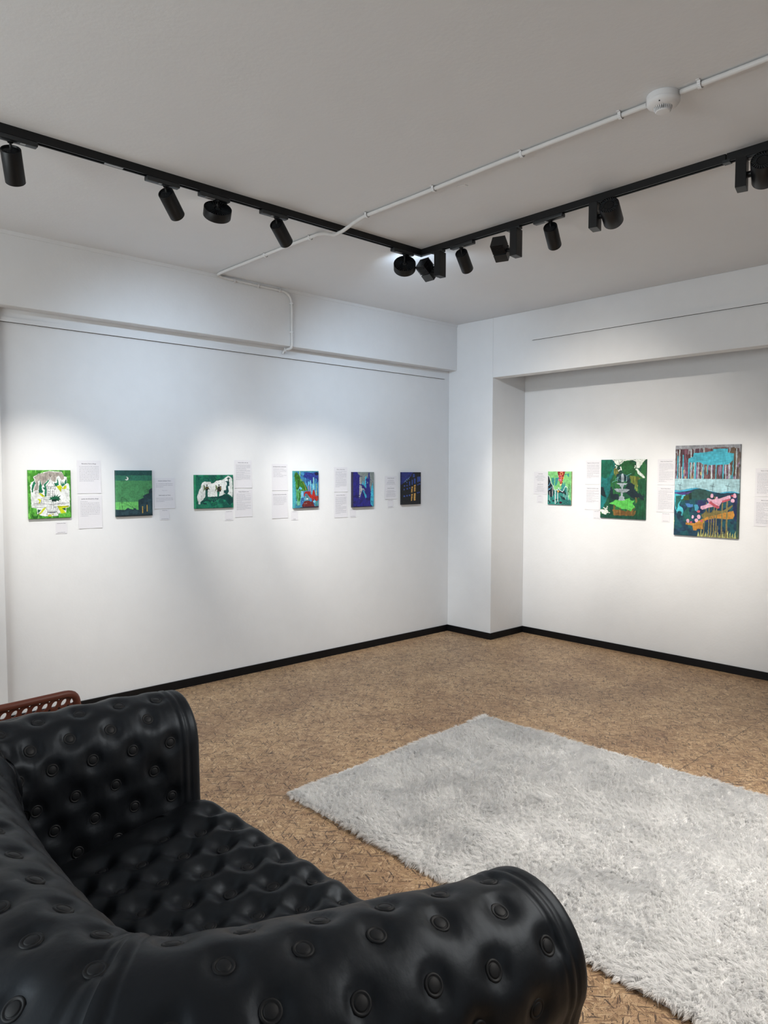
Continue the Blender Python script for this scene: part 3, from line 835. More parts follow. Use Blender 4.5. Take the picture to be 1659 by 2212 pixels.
for s in ('724,375 718,430 668,484 664,530 676,545 676,640', '738,375 748,430 790,486 798,525 782,545 780,640', '668,486 730,500 792,486', '666,532 730,525 798,532', '700,545 700,640', '722,545 722,640', '756,545 756,640', '684,570 720,570', '684,595 720,595', '684,620 720,620', '738,570 775,570', '738,595 775,595', '738,620 775,620',
          '715,320 740,320 728,350 715,320', '725,350 728,375', '470,745 560,742 640,748 700,740', '775,745 850,750 1008,742', '470,765 640,764 1010,764', '480,800 660,806', '770,806 1000,795', '586,665 586,740', '600,665 720,662', '600,690 700,690', '600,715 700,716', '735,720 730,800 722,850', '760,720 765,800 756,850', '662,825 676,865 660,925', '822,825 806,865 835,925', '497,600 505,565 530,580', '545,575 640,640'):
    c.line(s, K_, 4, 2)
for x in (690, 728, 768): c.ell(x, 512, 8, 11, (90, 100, 105), ring=0.5)
c.ell(742, 872, 76, 20, (20, 40, 50)); c.ell(742, 862, 80, 18, W_); c.line('664,856 742,876 822,856', K_, 3)
c.ell(705, 930, 30, 16, (200, 205, 60)); c.ell(752, 912, 14, 8, (190, 196, 60))
c.poly('775,690 690,692 722,672 708,650 745,655 735,628 765,650 795,618 800,645 842,610 825,650 878,630 850,668 882,692 845,695 850,722 815,705 800,728 770,712 745,726 735,708 700,722', (18, 96, 66), 2, tex=0.3)
c.poly('740,690 800,680 830,700 790,722 740,715', (14, 52, 44), 3)
for x in range(845, 1030, 13): c.line('%d,960 %d,%d' % (x, x+6, 880+(x*7) % 40), (120, 215, 90), 6, 3)
c.line('440,905 470,960 520,945 545,890', (25, 90, 30), 12, 4)
painting(c, 'l', 1.367, 1.613, 1.219, 1.511, 0.018, (95, 170, 70), 'painting of a white tower and palm in a bright green garden')

# --- green night sky over dark roofs
PAINT_ASPECT = 0.30/0.247
c = Canvas((118, 250, 665, 938), 150, (78, 148, 96), 5)
c.put(np.ones(c.X.shape), (78, 148, 96), tex=0.03, tdir='h')
c.rect(100, 240, 680, 326, (38, 84, 82), 1.5, tex=0.05, tdir='h'); c.rect(100, 326, 680, 405, (52, 118, 96), 1.5, tex=0.04, tdir='h')
c.rect(100, 720, 680, 860, (112, 200, 108), 2, tex=0.04, tdir='h')
c.ell(279, 372, 27, 26, (240, 244, 235)); c.ell(267, 367, 19, 18, (52, 118, 96))
for s in ('205,648 170,745', '205,648 275,690 268,740', '205,648 205,830', '200,720 215,830', '185,738 215,720 300,768 378,815', '275,690 378,815', '215,735 300,780 360,808', '170,742 175,830'): c.line(s, (30, 52, 52), 3, 1)
for s in ('540,555 610,530 612,600', '540,555 545,620 605,600', '560,548 565,615', '585,540 590,608', '540,580 612,560'): c.line(s, (28, 48, 54), 3, 1)
c.poly('110,832 250,838 292,810 330,828 372,838 374,815 408,820 415,840 448,845 448,698 530,664 520,632 610,598 615,540 668,516 670,945 110,945', (38, 62, 72), 2, tex=0.12, tdir='b')
for r_ in ((190, 870, 250, 910), (360, 850, 440, 905), (480, 760, 560, 830), (590, 690, 660, 900), (240, 860, 300, 915)): c.rect(*r_, (52, 82, 90), 5, alpha=0.7)
c.rect(640, 590, 668, 800, (45, 72, 82), 3); c.rect(502, 795, 519, 897, (196, 160, 80), 1); c.rect(572, 773, 588, 874, (196, 160, 80), 1)
c.rect(100, 918, 680, 950, (30, 50, 58), 2)
painting(c, 'l', 1.893, 2.140, 1.212, 1.511, 0.018, (44, 92, 86), 'green night painting with a crescent moon above dark rooftops')

# --- lamp statues against a white patch
PAINT_ASPECT = 0.238/0.306
c = Canvas((122, 388, 703, 888), 190, (24, 108, 88), 8)
c.blotch((40, 138, 105), 8, 0.55, 0.7); c.blotch((16, 82, 72), 7, 0.58, 0.8); c.blotch((20, 125, 80), 10, 0.62, 0.6)
c.rect(118, 380, 140, 900, (30, 140, 96), 3)
c.line('395,395 440,465 500,455', (14, 60, 58), 8, 3); c.line('440,465 415,500', (14, 60, 58), 6, 2); c.rect(320, 450, 338, 474, (14, 60, 58), 2)
c.poly('178,822 172,785 160,770 155,700 175,655 190,600 205,590 215,535 232,508 265,487 360,490 366,516 412,508 440,480 540,460 590,420 612,402 640,402 685,440 692,560 690,730 640,690 600,665 560,680 482,712 310,718 272,715 240,760 200,790 198,822', (228, 233, 230), 4)
c.poly('275,605 312,605 310,700 330,760 250,770 275,700', (30, 92, 82), 3, tex=0.2); c.poly('452,640 490,640 484,716 456,716', (26, 96, 80), 3, tex=0.2)
for dx, gold in ((0, 0), (180, 1)):
    c.poly(' '.join('%g,%g' % (x+dx, y) for x, y in ((248, 530), (275, 560), (282, 600), (262, 612), (242, 640), (252, 590))), (104, 122, 82), 2, tex=0.2)
    c.poly(' '.join('%g,%g' % (x+dx, y) for x, y in ((330, 540), (322, 570), (348, 620), (328, 605), (308, 590))), (70, 92, 74), 2)
    c.ell(302+dx, 542, 10, 12, (24, 40, 40)); c.poly(' '.join('%g,%g' % (x+dx, y) for x, y in ((285, 560), (322, 560), (328, 590), (312, 620), (280, 620), (278, 585))), (34, 44, 40), 2)
    c.line('%g,585 %g,575' % (290+dx, 322+dx), (176, 146, 80), 7, 1)
c.poly('488,560 520,560 512,640 450,640 455,590', (48, 50, 44), 3); c.line('500,570 510,610', (170, 138, 74), 9, 2)
c.poly('600,442 628,426 655,440 640,452 612,452', (18, 78, 72)); c.rect(620, 448, 634, 490, (18, 78, 72))
c.poly('570,490 600,482 640,490 640,555 620,560 632,640 606,690 560,660 552,630 570,612 588,625 592,560 604,540 604,500', (18, 74, 72), 3, tex=0.2)
c.poly('205,800 240,762 300,752 340,765 370,740 330,725 480,715 560,685 610,690 700,760 700,800 650,845 620,830 580,770 500,740 460,760 395,800 370,812 330,780 280,775 220,812', (12, 66, 64), 4, tex=0.15)
for s in ('345,745 375,800', '375,740 385,790', '400,735 415,785', '430,735 440,775', '355,790 400,805 490,745', '365,752 470,745'): c.line(s, (60, 150, 120), 4, 2)
c.ell(372, 798, 14, 14, (40, 140, 100), 2); c.ell(268, 815, 30, 12, (10, 52, 56), 3)
painting(c, 'l', 2.449, 2.755, 1.245, 1.481, 0.018, (28, 128, 92), 'dark green painting with two winged statues on a white patch')

# --- red spires, green hill, blue drips
PAINT_ASPECT = 0.293/0.242
c = Canvas((472, 338, 970, 1078), 150, (58, 122, 176), 11)
c.blotch((90, 175, 205), 9, 0.58, 0.8, None, 'v'); c.blotch((40, 80, 150), 8, 0.62, 0.8, None, 'v')
c.rect(465, 330, 512, 1085, (72, 160, 170), 4, tex=0.15); c.rect(472, 335, 980, 352, (70, 140, 130), 3, tex=0.2)
c.poly('690,385 740,370 860,380 900,360 955,370 960,560 940,575 925,500 900,480 860,540 835,610 820,560 790,520 760,495 700,480 660,450', (42, 56, 138), 6, tex=0.2, tdir='b')
c.ell(925, 395, 38, 34, (22, 26, 62), 5)
for s in ('660,460 720,485 700,430', '720,400 750,440 720,460', '830,600 840,540', '940,560 935,480'): c.line(s, (30, 40, 110), 9, 5)
for x, y0, y1, w_, cc in ((760, 560, 720, 12, (120, 200, 220)), (800, 530, 740, 14, (150, 220, 230)), (862, 470, 720, 18, (150, 215, 210)), (920, 600, 820, 14, (150, 205, 150)), (890, 560, 700, 10, (90, 170, 200)), (590, 350, 430, 18, (150, 200, 140)), (612, 350, 460, 10, (60, 120, 190)), (830, 600, 760, 12, (110, 190, 215)), (960, 560, 760, 12, (90, 165, 200)), (700, 480, 600, 12, (90, 150, 200))):
    c.line('%g,%g %g,%g' % (x, y0, x, y1), cc, w_, 4)
c.poly('505,368 540,370 560,420 600,450 612,540 660,545 690,600 740,690 745,730 700,720 680,745 620,740 600,720 570,760 545,740 520,700 500,640 505,560 485,500 488,410', (56, 118, 40), 7, tex=0.35)
c.blotch((44, 90, 28), 12, 0.6, 0.8, (500, 370, 730, 740), 'v'); c.blotch((120, 175, 95), 14, 0.66, 0.7, (500, 500, 720, 740), 'v')
c.poly('510,700 600,720 640,760 610,850 600,920 570,980 540,960 520,880', (86, 158, 96), 8, tex=0.3); c.line('580,780 590,850 575,930', (40, 104, 36), 22, 7)
c.poly('505,940 600,950 590,1020 540,1030', (110, 180, 150), 8, tex=0.3)
c.ell(600, 690, 28, 26, (100, 190, 225), 7); c.ell(583, 705, 12, 18, (26, 52, 70), 3); c.line('590,650 560,720', (100, 190, 225), 12, 4)
c.line('652,560 690,640 705,715', (190, 160, 90), 7, 4)
c.line('756,640 762,735', (222, 122, 100), 8, 2); c.line('795,660 800,745', (222, 110, 90), 8, 2)
c.poly('610,740 660,740 665,900 640,950 610,900', (120, 190, 225), 6, tex=0.3); c.ell(640, 900, 30, 36, (50, 100, 150), 6)
c.poly('660,830 680,760 720,745 800,748 808,800 830,830 860,700 885,760 905,850 960,840 962,900 930,960 900,930 870,900 840,950 820,890 780,870 740,800 720,790 690,800 680,855', (176, 44, 36), 5, tex=0.2)
c.poly('920,830 965,850 960,930 930,900', (150, 66, 50), 4, tex=0.2); c.line('915,800 925,740', (210, 190, 110), 10, 3)
c.poly('720,800 760,830 790,900 760,930 700,940 670,900 690,860', (96, 150, 160), 6, tex=0.3); c.ell(735, 900, 18, 16, (220, 235, 235), 4); c.line('700,930 760,905', (40, 90, 120), 6, 3)
c.poly('640,1000 680,940 760,935 820,960 850,900 880,920 850,980 870,1020 900,1060 620,1066', (112, 40, 40), 6, tex=0.25)
c.ell(880, 955, 34, 26, (130, 200, 225), 7); c.poly('900,960 950,930 955,1040 900,1050', (80, 140, 140), 6, tex=0.2)
c.line('690,985 690,1000', (220, 200, 190), 6, 2); c.line('720,975 722,1000', (220, 200, 190), 6, 2)
c.rect(580, 1050, 975, 1080, (60, 40, 60), 3); c.poly('510,1030 620,1020 640,1060 500,1080', (60, 140, 170), 4)
painting(c, 'l', 3.287, 3.529, 1.222, 1.511, 0.022, (72, 160, 172), 'painting of a red spire, green hill and blue dripping sky')

# --- blue cathedral silhouette
PAINT_ASPECT = 0.294/0.237
c = Canvas((385, 315, 747, 908), 150, (132, 142, 140), 13)
c.put(np.ones(c.X.shape), (132, 142, 140), tex=0.04)
CY = (66, 178, 208)
c.poly('530,480 545,520 552,440 560,470 575,560 590,400 600,380 615,390 620,520 600,600 560,620', CY, 5, tex=0.12)
c.poly('700,560 715,520 722,490 728,600 735,640 738,905 690,905 660,850 690,640', CY, 4, tex=0.12); c.poly('550,600 600,600 618,740 605,762 590,740', CY, 2, tex=0.12)
NV = (42, 40, 128)
c.poly('380,312 460,314 470,345 498,372 500,520 530,515 560,545 590,570 605,600 610,560 600,450 625,400 640,440 648,330 655,322 664,330 672,440 668,560 680,600 690,700 680,800 690,870 715,900 700,912 380,912', NV, 3, tex=0.16)
c.poly('497,400 503,400 512,520 515,400 521,402 524,520 540,590 548,614 515,700 497,765 487,750 492,640', (176, 180, 178), 1.5)
c.line('512,400 512,660', (110, 116, 124), 3)
c.poly('552,612 575,640 600,690 612,700 612,745 600,762 585,720 560,660', CY, 2, tex=0.1)
c.poly('545,600 590,640 575,610 560,590', (180, 186, 184), 2)
c.line('500,525 560,548 600,600 630,680', NV, 16, 2); c.line('485,385 535,392', NV, 6, 1)
for s in ('640,440 690,448', '600,450 620,430', '672,580 688,570', '685,650 700,645', '685,735 708,745 700,740', '690,815 718,820', '640,360 668,350', '645,395 676,400', '612,470 630,465', '560,545 566,530'): c.line(s, NV, 5, 1)
for y in (470, 510, 545, 570): c.ell(605, y, 6, 7, CY)
c.ell(632, 495, 5, 18, (150, 185, 200))
c.blotch((30, 26, 84), 7, 0.55, 0.7, (385, 640, 680, 912)); c.rect(380, 896, 715, 915, (22, 20, 60), 2)
c.rect(380, 310, 392, 915, (40, 38, 62), 1)
painting(c, 'l', 3.881, 4.118, 1.211, 1.504, 0.026, (58, 56, 80), 'blue cathedral painting with a flying buttress on grey sky')

# --- dark building with lit windows
PAINT_ASPECT = 0.286/0.242
c = Canvas((1218, 316, 1548, 868), 140, (22, 24, 28), 17)
c.put(np.ones(c.X.shape), (22, 25, 30), tex=0.2, tdir='b')
c.poly('1215,312 1420,312 1390,345 1365,390 1330,430 1280,470 1215,525', (40, 50, 122), 3, tex=0.15, tdir='b')
for s in ('1255,490 1275,465 1290,480', '1280,470 1300,430 1310,460', '1305,450 1330,420 1338,440', '1320,430 1345,405'): c.line(s, (120, 150, 200), 7, 4)
c.line('1368,345 1372,385', (50, 66, 150), 8, 2)
BL = (62, 88, 168)
for r_ in ((1405, 345, 1437, 402), (1425, 425, 1450, 512), (1480, 395, 1498, 490), (1502, 392, 1535, 480), (1340, 470, 1358, 545), (1385, 445, 1402, 535), (1295, 480, 1310, 505), (1250, 540, 1272, 562), (1295, 532, 1315, 555), (1250, 600, 1264, 622), (1297, 585, 1320, 610), (1345, 574, 1362, 598), (1480, 522, 1500, 542), (1508, 505, 1532, 530), (1478, 660, 1500, 682), (1510, 650, 1526, 672), (1247, 712, 1272, 738), (1294, 705, 1318, 730), (1337, 700, 1360, 722)):
    c.rect(*r_, BL, 1.5, tex=0.2)
c.line('1420,350 1420,400', (22, 25, 30), 4); c.line('1407,370 1437,368', (22, 25, 30), 4); c.line('1437,440 1437,510', (22, 25, 30), 3)
OR = (222, 172, 92)
for p in ('1385,562 1408,560 1404,590 1380,592', '1378,600 1402,598 1398,662 1376,662', '1428,535 1455,532 1453,560 1425,562', '1426,570 1452,568 1450,645 1424,650', '1378,690 1404,686 1402,720 1376,722', '1376,730 1400,728 1390,805 1374,812', '1424,680 1453,674 1450,800 1422,804'):
    c.poly(p, OR, 1, tex=0.06)
c.line('1392,600 1390,660', (150, 100, 40), 2); c.line('1440,570 1438,645', (150, 100, 40), 2)
painting(c, 'l', 4.450, 4.692, 1.216, 1.503, 0.022, (36, 38, 44), 'near-black painting of a building with glowing orange windows')

# --- striped red funnel over teal town
PAINT_ASPECT = 0.298/0.245
c = Canvas((410, 305, 965, 1085), 160, (132, 208, 128), 19)
c.blotch((150, 222, 145), 8, 0.55, 0.6)
TE = (62, 152, 146)
for p in ('500,455 565,452 570,520 560,620 540,640 500,530', '590,455 680,445 670,500 650,520 640,600 610,640 580,636 590,560', '820,360 915,355 915,430 885,420 860,370 830,395', '730,640 770,560 800,620 815,540 840,650 800,720 760,790 700,740 750,690'): c.poly(p, TE, 4, tex=0.1)
c.poly('640,308 825,308 790,430 768,500 762,580 740,600 712,608 692,540 670,430', (150, 30, 42), 2)
for k, (cx, cy, rr) in enumerate(((735, 300, 40), (735, 360, 46), (700, 420, 40), (760, 460, 40), (700, 500, 40), (735, 540, 34))):
    c.ell(cx, cy, rr, rr*0.72, (240, 120, 140) if k % 2 == 0 else (238, 160, 90), 3, 0.42)
c.poly('692,470 740,490 748,530 700,540', (240, 120, 150), 3)
c.poly('700,600 745,585 740,630 715,650 705,630', (232, 196, 120), 2); c.ell(712, 620, 10, 10, (250, 250, 240))
c.poly('405,400 440,410 500,600 550,650 560,740 600,745 640,740 670,690 700,740 740,780 770,770 800,720 840,650 880,700 900,900 970,960 970,1090 405,1090', (56, 148, 138), 4, tex=0.1)
c.poly('410,420 440,440 480,560 520,640 545,700 560,760 560,860 500,920 430,860 410,760', (26, 38, 48), 5)
c.poly('620,760 700,740 760,790 820,740 830,830 700,800 640,830', (28, 36, 50), 4)
c.poly('860,690 900,680 905,900 940,960 970,980 965,620 930,640', (120, 200, 130), 5, tex=0.2)
for s in ('415,400 440,410 505,600 550,652 560,740 655,735 675,680 700,745 770,780 835,650 880,680',): c.line(s, (250, 252, 250), 11, 2)
for x, y0, y1, w_ in ((595, 745, 1060, 17), (655, 790, 1010, 15), (525, 650, 890, 10), (460, 780, 1000, 8), (795, 800, 930, 5), (835, 860, 950, 5), (905, 700, 980, 6), (870, 690, 900, 6)): c.line('%g,%g %g,%g' % (x, y0, x+3, y1), (246, 250, 248), w_, 2)
for s in ('415,650 450,620 470,560', '415,750 470,720 505,660', '440,700 430,740 480,700'): c.line(s, (120, 190, 230), 9, 3)
for x, y0, y1 in ((540, 670, 880), (430, 470, 620), (500, 660, 880), (920, 590, 760), (900, 660, 860), (850, 690, 830), (470, 600, 660)): c.line('%g,%g %g,%g' % (x, y0, x, y1), (22, 30, 40), 9, 3)
for cx, cy, rx, ry, f in ((510, 950, 26, 26, 0), (550, 997, 28, 20, 1), (685, 950, 24, 26, 0), (725, 1033, 38, 28, 2), (620, 962, 18, 16, 1), (440, 1000, 24, 14, 1), (640, 1030, 22, 30, 1), (465, 1035, 18, 22, 1)):
    c.ell(cx, cy, rx, ry, (24, 30, 42) if f < 2 else (58, 18, 38), 2, 0.35 if f == 0 else 0)
c.ell(632, 1022, 10, 16, (130, 215, 200))
for i in range(7): c.line('%g,%g %g,%g' % (770-i*4, 930+i*24, 950, 990+i*20), (22, 30, 40), 9, 3)
for i in range(5): c.line('%g,%g %g,%g' % (722+i*6, 880+i*16, 820+i*4, 920+i*10), (22, 30, 40), 10, 4)
c.ell(662, 768, 26, 24, (226, 178, 92), 6); c.line('825,800 850,850', (20, 60, 56), 26, 5)
painting(c, 'n', -3.799, -3.556, 1.215, 1.512, 0.018, (196, 160, 120), 'small alcove painting with a striped red funnel over teal shapes')

# --- fountain in a jungle garden
PAINT_ASPECT = 0.494/0.408
c = Canvas((955, 76, 1540, 842), 230, (30, 88, 62), 23)
c.blotch((46, 112, 56), 8, 0.5, 0.8, None, 'v'); c.blotch((18, 60, 50), 7, 0.58, 0.8, None, 'v')
c.poly('950,70 1110,72 1140,130 1140,240 1110,300 1080,340 1090,470 1060,560 1030,620 1000,700 960,740 945,740', (26, 112, 110), 6, tex=0.2, tdir='b')
c.poly('955,80 1100,85 1130,150 1100,230 1060,310 1010,320 960,300', (22, 100, 78), 6, tex=0.2, tdir='b')
c.poly('960,430 990,440 1020,520 1040,580 1000,560 960,540', (24, 44, 50), 5); c.poly('1085,440 1110,430 1130,520 1200,520 1210,590 1130,600 1090,580', (26, 46, 52), 6)
c.poly('1310,380 1370,375 1400,400 1400,460 1440,500 1520,540 1520,600 1420,590 1360,560 1320,520 1260,500', (28, 46, 54), 6); c.poly('1300,310 1340,300 1340,370 1300,380', (28, 46, 54), 4)
c.poly('1110,78 1160,140 1200,150 1250,110 1300,90 1380,86 1415,110 1420,180 1450,190 1480,150 1520,90 1535,76', (226, 232, 222), 4)
c.poly('1230,140 1260,100 1330,96 1390,110 1415,160 1420,230 1380,280 1300,270 1240,230', (34, 92, 48), 8, tex=0.25, tdir='b')
for s in ('1185,80 1200,130 1240,90', '1200,130 1200,150', '1230,120 1250,85'): c.line(s, (90, 100, 90), 4, 2)
for x, y in ((1150, 155), (1165, 170), (1160, 185), (1215, 175), (1222, 190), (1205, 210), (1190, 222), (1180, 235), (1225, 205), (1400, 180), (1415, 205), (1405, 160), (1430, 215)): c.ell(x, y, 9, 9, (226, 232, 222), 2)
for i in range(9): c.line('%g,%g %g,%g' % (1425+i*11, 190+i*12, 1440+i*11, 260+i*8), (224, 232, 222), 8, 4)
c.poly('1340,280 1450,300 1500,340 1500,420 1450,440 1400,400 1360,380 1340,320', (108, 120, 52), 8, tex=0.4); c.blotch((150, 150, 70), 14, 0.62, 0.7, (1340, 280, 1520, 480), 'v')
c.poly('1440,330 1535,310 1535,520 1470,500 1440,440', (28, 86, 56), 6, tex=0.3)
c.poly('1130,180 1180,200 1200,250 1150,290 1130,250', (110, 116, 60), 6, tex=0.3)
c.blotch((120, 104, 52), 10, 0.55, 0.8, (1130, 560, 1460, 800), 'v'); c.poly('1120,720 1300,740 1440,730 1400,800 1150,820', (126, 92, 48), 8, tex=0.3)
c.poly('1165,262 1320,270 1310,350 1170,350', (22, 54, 60), 6)
for s in ('1110,372 1180,335', '1290,290 1355,255', '1150,330 1200,300'): c.line(s, (120, 200, 190), 5, 2)
c.ell(1255, 310, 70, 46, (60, 110, 110), 5, 0.12); c.line('1180,360 1180,300', (150, 180, 180), 6, 2); c.line('1298,355 1298,290', (150, 180, 180), 6, 2)
c.poly('1068,650 1130,625 1160,600 1230,610 1290,590 1340,570 1355,600 1400,600 1380,640 1410,690 1380,700 1360,740 1320,720 1240,710 1190,690 1140,665', (98, 204, 90), 4, tex=0.06)
GF = (160, 172, 178)
for p in ('1230,260 1250,255 1262,300 1260,370 1228,370 1226,310', '1165,382 1310,380 1290,400 1265,402 1262,425 1215,425 1210,400 1190,398', '1228,425 1252,425 1250,455 1230,455', '1135,460 1180,450 1240,458 1300,452 1340,465 1300,495 1260,500 1210,500 1170,492', '1228,500 1252,500 1250,545 1275,560 1270,580 1285,605 1190,605 1205,580 1200,560 1228,545'):
    c.poly(p, GF, 3, tex=0.25, tdir='b')
c.poly('945,520 1000,590 1020,640 990,680 950,720', (28, 122, 122), 4, tex=0.15)
for x, y, r_ in ((1005, 708, 10), (1022, 720, 12), (1045, 710, 10), (1050, 690, 8), (975, 745, 20), (1000, 750, 24), (1035, 748, 24), (1020, 775, 24), (990, 770, 16), (1078, 772, 8), (1055, 765, 12)): c.ell(x, y, r_, r_*0.9, (232, 236, 226), 3)
c.poly('1440,560 1535,600 1535,840 1400,840 1430,700', (28, 84, 54), 6, tex=0.35); c.rect(950, 800, 1545, 845, (24, 76, 58), 5, tex=0.2)
for x in (1380, 1392, 1400, 1340, 1352, 1500, 1512): c.line('%d,710 %d,820' % (x, x+2), (24, 62, 40), 4, 2)
painting(c, 'n', -3.266, -2.860, 1.119, 1.611, 0.018, (30, 104, 78), 'green jungle painting with a pale three-tier fountain')

# --- tall drip painting with wind turbines
PAINT_ASPECT = 0.704/0.494
c = Canvas((398, 140, 1315, 1405), 270, (150, 152, 158), 29)
c.put(np.ones(c.X.shape), (150, 152, 158), tex=0.1)
for x0, x1, y0, col in ((405, 428, 240, (120, 96, 92)), (432, 455, 190, (96, 74, 70)), (472, 592, 190, (112, 74, 88)), (600, 628, 220, (104, 70, 84)), (640, 672, 195, (100, 70, 74)), (690, 750, 190, (96, 66, 78)), (762, 795, 185, (104, 76, 84)), (826, 925, 185, (112, 84, 86)), (940, 1160, 178, (110, 84, 82)), (1182, 1268, 185, (96, 78, 62)), (1275, 1312, 240, (110, 96, 88))):
    c.poly('%g,%g %g,%g %g,%g %g,%g' % (x0, y0, x1, y0, x1, 618, x0, 618), col, 9, tex=0.4)
c.blotch((156, 130, 168), 16, 0.62, 0.8, (400, 380, 1310, 612), 'v'); c.blotch((222, 210, 120), 14, 0.68, 0.8, (500, 400, 900, 612), 'v'); c.blotch((70, 44, 44), 18, 0.62, 0.7, (400, 190, 1310, 612), 'v')
for x, y0, y1, w_ in ((463, 200, 612, 12), (495, 440, 612, 9), (632, 200, 612, 12), (680, 250, 612, 9), (738, 340, 612, 10), (790, 380, 612, 8), (925, 395, 612, 14), (1122, 380, 612, 10), (1170, 380, 612, 12), (1262, 200, 612, 10), (815, 180, 612, 10)): c.line('%g,%g %g,%g' % (x, y0, x+2, y1), (196, 214, 216), w_, 3)
CB = (72, 178, 200)
c.poly('600,320 665,300 668,250 820,240 940,225 945,195 1145,195 1150,250 1225,260 1228,330 1190,380 1150,410 1050,412 900,416 800,400 760,375 640,380 600,370', CB, 4, tex=0.06, tdir='h')
for x, y0, y1, w_ in ((440, 290, 600, 16), (518, 280, 600, 18), (605, 330, 612, 22), (700, 360, 600, 26), (650, 370, 480, 12), (812, 390, 612, 14), (872, 390, 540, 14), (992, 395, 612, 14), (1090, 380, 612, 18), (1222, 300, 612, 12), (1200, 560, 612, 12)): c.line('%g,%g %g,%g' % (x, y0, x-3, y1), CB, w_, 4)
c.rect(380, 606, 1330, 800, (168, 206, 214), 1, tex=0.03, tdir='h')
for hx, hy, by in ((483, 695, 760), (715, 692, 724), (950, 705, 772), (1162, 700, 768)):
    k = 1.0 if hx != 715 else 0.45
    c.line('%g,%g %g,%g' % (hx, hy, hx, by), (60, 80, 92), 6*max(k, .6))
    for dx, dy in ((12, -34), (-36, -6), (28, 8)) if hx != 715 else ((10, -12), (-12, -10), (0, 12)): c.line('%g,%g %g,%g' % (hx, hy, hx+dx, hy+dy), (60, 80, 92), 5*max(k, .6))
c.poly('380,765 480,772 560,755 640,735 720,728 790,740 900,765 1040,795 1120,780 1200,768 1260,775 1330,800 1330,830 380,830', (70, 166, 200), 3, tex=0.15, tdir='h')
c.poly('380,800 480,792 600,775 680,752 760,740 830,752 940,780 1060,800 1180,790 1290,790 1330,810 1330,1420 380,1420', (30, 62, 84), 3, tex=0.25, tdir='b')
c.poly('640,800 700,756 780,742 860,760 940,790 960,860 860,880 800,900 620,905 520,900 560,840', (44, 82, 78), 5, tex=0.15, tdir='b')
c.blotch((30, 92, 98), 8, 0.52, 0.8, (380, 880, 1330, 1410)); c.blotch((52, 48, 104), 7, 0.58, 0.8, (520, 900, 1000, 1200)); c.blotch((36, 110, 92), 9, 0.62, 0.7, (380, 900, 760, 1300)); c.blotch((16, 40, 78), 9, 0.6, 0.8, (600, 1000, 1330, 1400))
c.poly('385,815 440,820 520,830 560,800 560,870 500,900 470,980 520,1010 540,1060 520,1140 470,1080 440,1100 410,1000 400,900', (80, 190, 206), 7, tex=0.2, tdir='b')
c.poly('420,850 500,840 500,900 460,960 440,1060 420,1000', (34, 96, 92), 7, tex=0.2, tdir='b'); c.poly('400,800 520,795 650,790 640,815 520,832 420,820', (82, 62, 130), 4, tex=0.1)
c.poly('540,850 620,835 610,905 530,905', (64, 84, 42), 5); c.rect(618, 800, 655, 895, (30, 54, 46), 6); c.ell(480, 1095, 32, 28, (24, 60, 76), 6)
c.poly('690,970 740,960 760,1000 740,1060 700,1040', (70, 150, 178), 6); c.poly('560,950 680,960 680,1000 600,1010', (70, 120, 178), 7, tex=0.2); c.ell(880, 950, 20, 14, (70, 170, 200), 4)
c.poly('385,1100 410,1150 405,1300 385,1390', (116, 150, 92), 5); c.line('400,1200 385,1340', (214, 214, 120), 12, 4)
c.poly('1230,800 1320,800 1320,1180 1260,1160 1230,1000', (30, 44, 84), 6, tex=0.2)
for x in range(760, 1310, 34): c.poly('%g,1410 %g,%g %g,1410' % (x-14, x+6, 1290+(x*13) % 60, x+24), (176, 178, 112), 6, tex=0.3)
c.poly('575,1220 700,1225 730,1205 800,1170 880,1120 960,1090 1040,1080 1120,1060 1200,1040 1245,1030 1258,1080 1240,1140 1160,1150 1000,1140 880,1165 830,1220 830,1300 750,1298 735,1325 690,1325 678,1260 580,1250', (190, 134, 58), 4, tex=0.08)
c.poly('800,1110 870,1040 900,1075 950,1060 955,1030 1040,1035 1090,1040 1230,950 1235,975 1170,1030 1100,1070 960,1110 880,1130 830,1160', (128, 116, 68), 4, tex=0.08)
for x, y0, y1, w_ in ((870, 930, 1060, 12), (912, 1000, 1400, 14), (985, 850, 1060, 14), (980, 1100, 1400, 16), (1015, 1000, 1330, 16), (1092, 940, 1400, 18), (1158, 910, 1400, 22), (845, 1180, 1400, 14), (800, 1280, 1400, 10), (944, 1130, 1400, 14), (1035, 1250, 1400, 12)): c.line('%g,%g %g,%g' % (x, y0, x-6, y1), (134, 122, 76), w_, 3)
PK = (228, 176, 198)
c.poly('872,880 890,866 940,885 990,880 1000,848 1022,848 1028,875 1060,870 1130,842 1195,820 1200,865 1100,900 1078,925 1060,960 1030,990 960,985 900,1000 810,1032 785,1010 790,985 870,955 905,930', PK, 3, tex=0.03)
RD = (196, 88, 104)
c.poly('905,920 935,908 960,935 1052,978 1048,1000 1020,1008 930,955 905,945', RD, 2); c.poly('1082,900 1185,865 1195,890 1160,902 1090,925', RD, 2)
for cx, cy, rx, ry, cc in ((943, 837, 22, 28, PK), (1255, 830, 24, 30, PK), (1230, 895, 26, 28, PK), (1222, 828, 18, 14, RD), (758, 1058, 22, 18, RD), (676, 1136, 16, 24, PK), (765, 1133, 26, 32, PK), (608, 1194, 22, 26, PK), (730, 1183, 26, 24, PK), (655, 1212, 18, 14, RD), (803, 1188, 16, 14, RD)): c.ell(cx, cy, rx, ry, cc, 4)
c.rect(1290, 800, 1320, 1410, (60, 84, 66), 4, alpha=0.8)
painting(c, 'n', -2.619, -2.129, 1.014, 1.713, 0.020, (96, 104, 104), 'tall large painting with wind turbines, pink plane shape and drips')

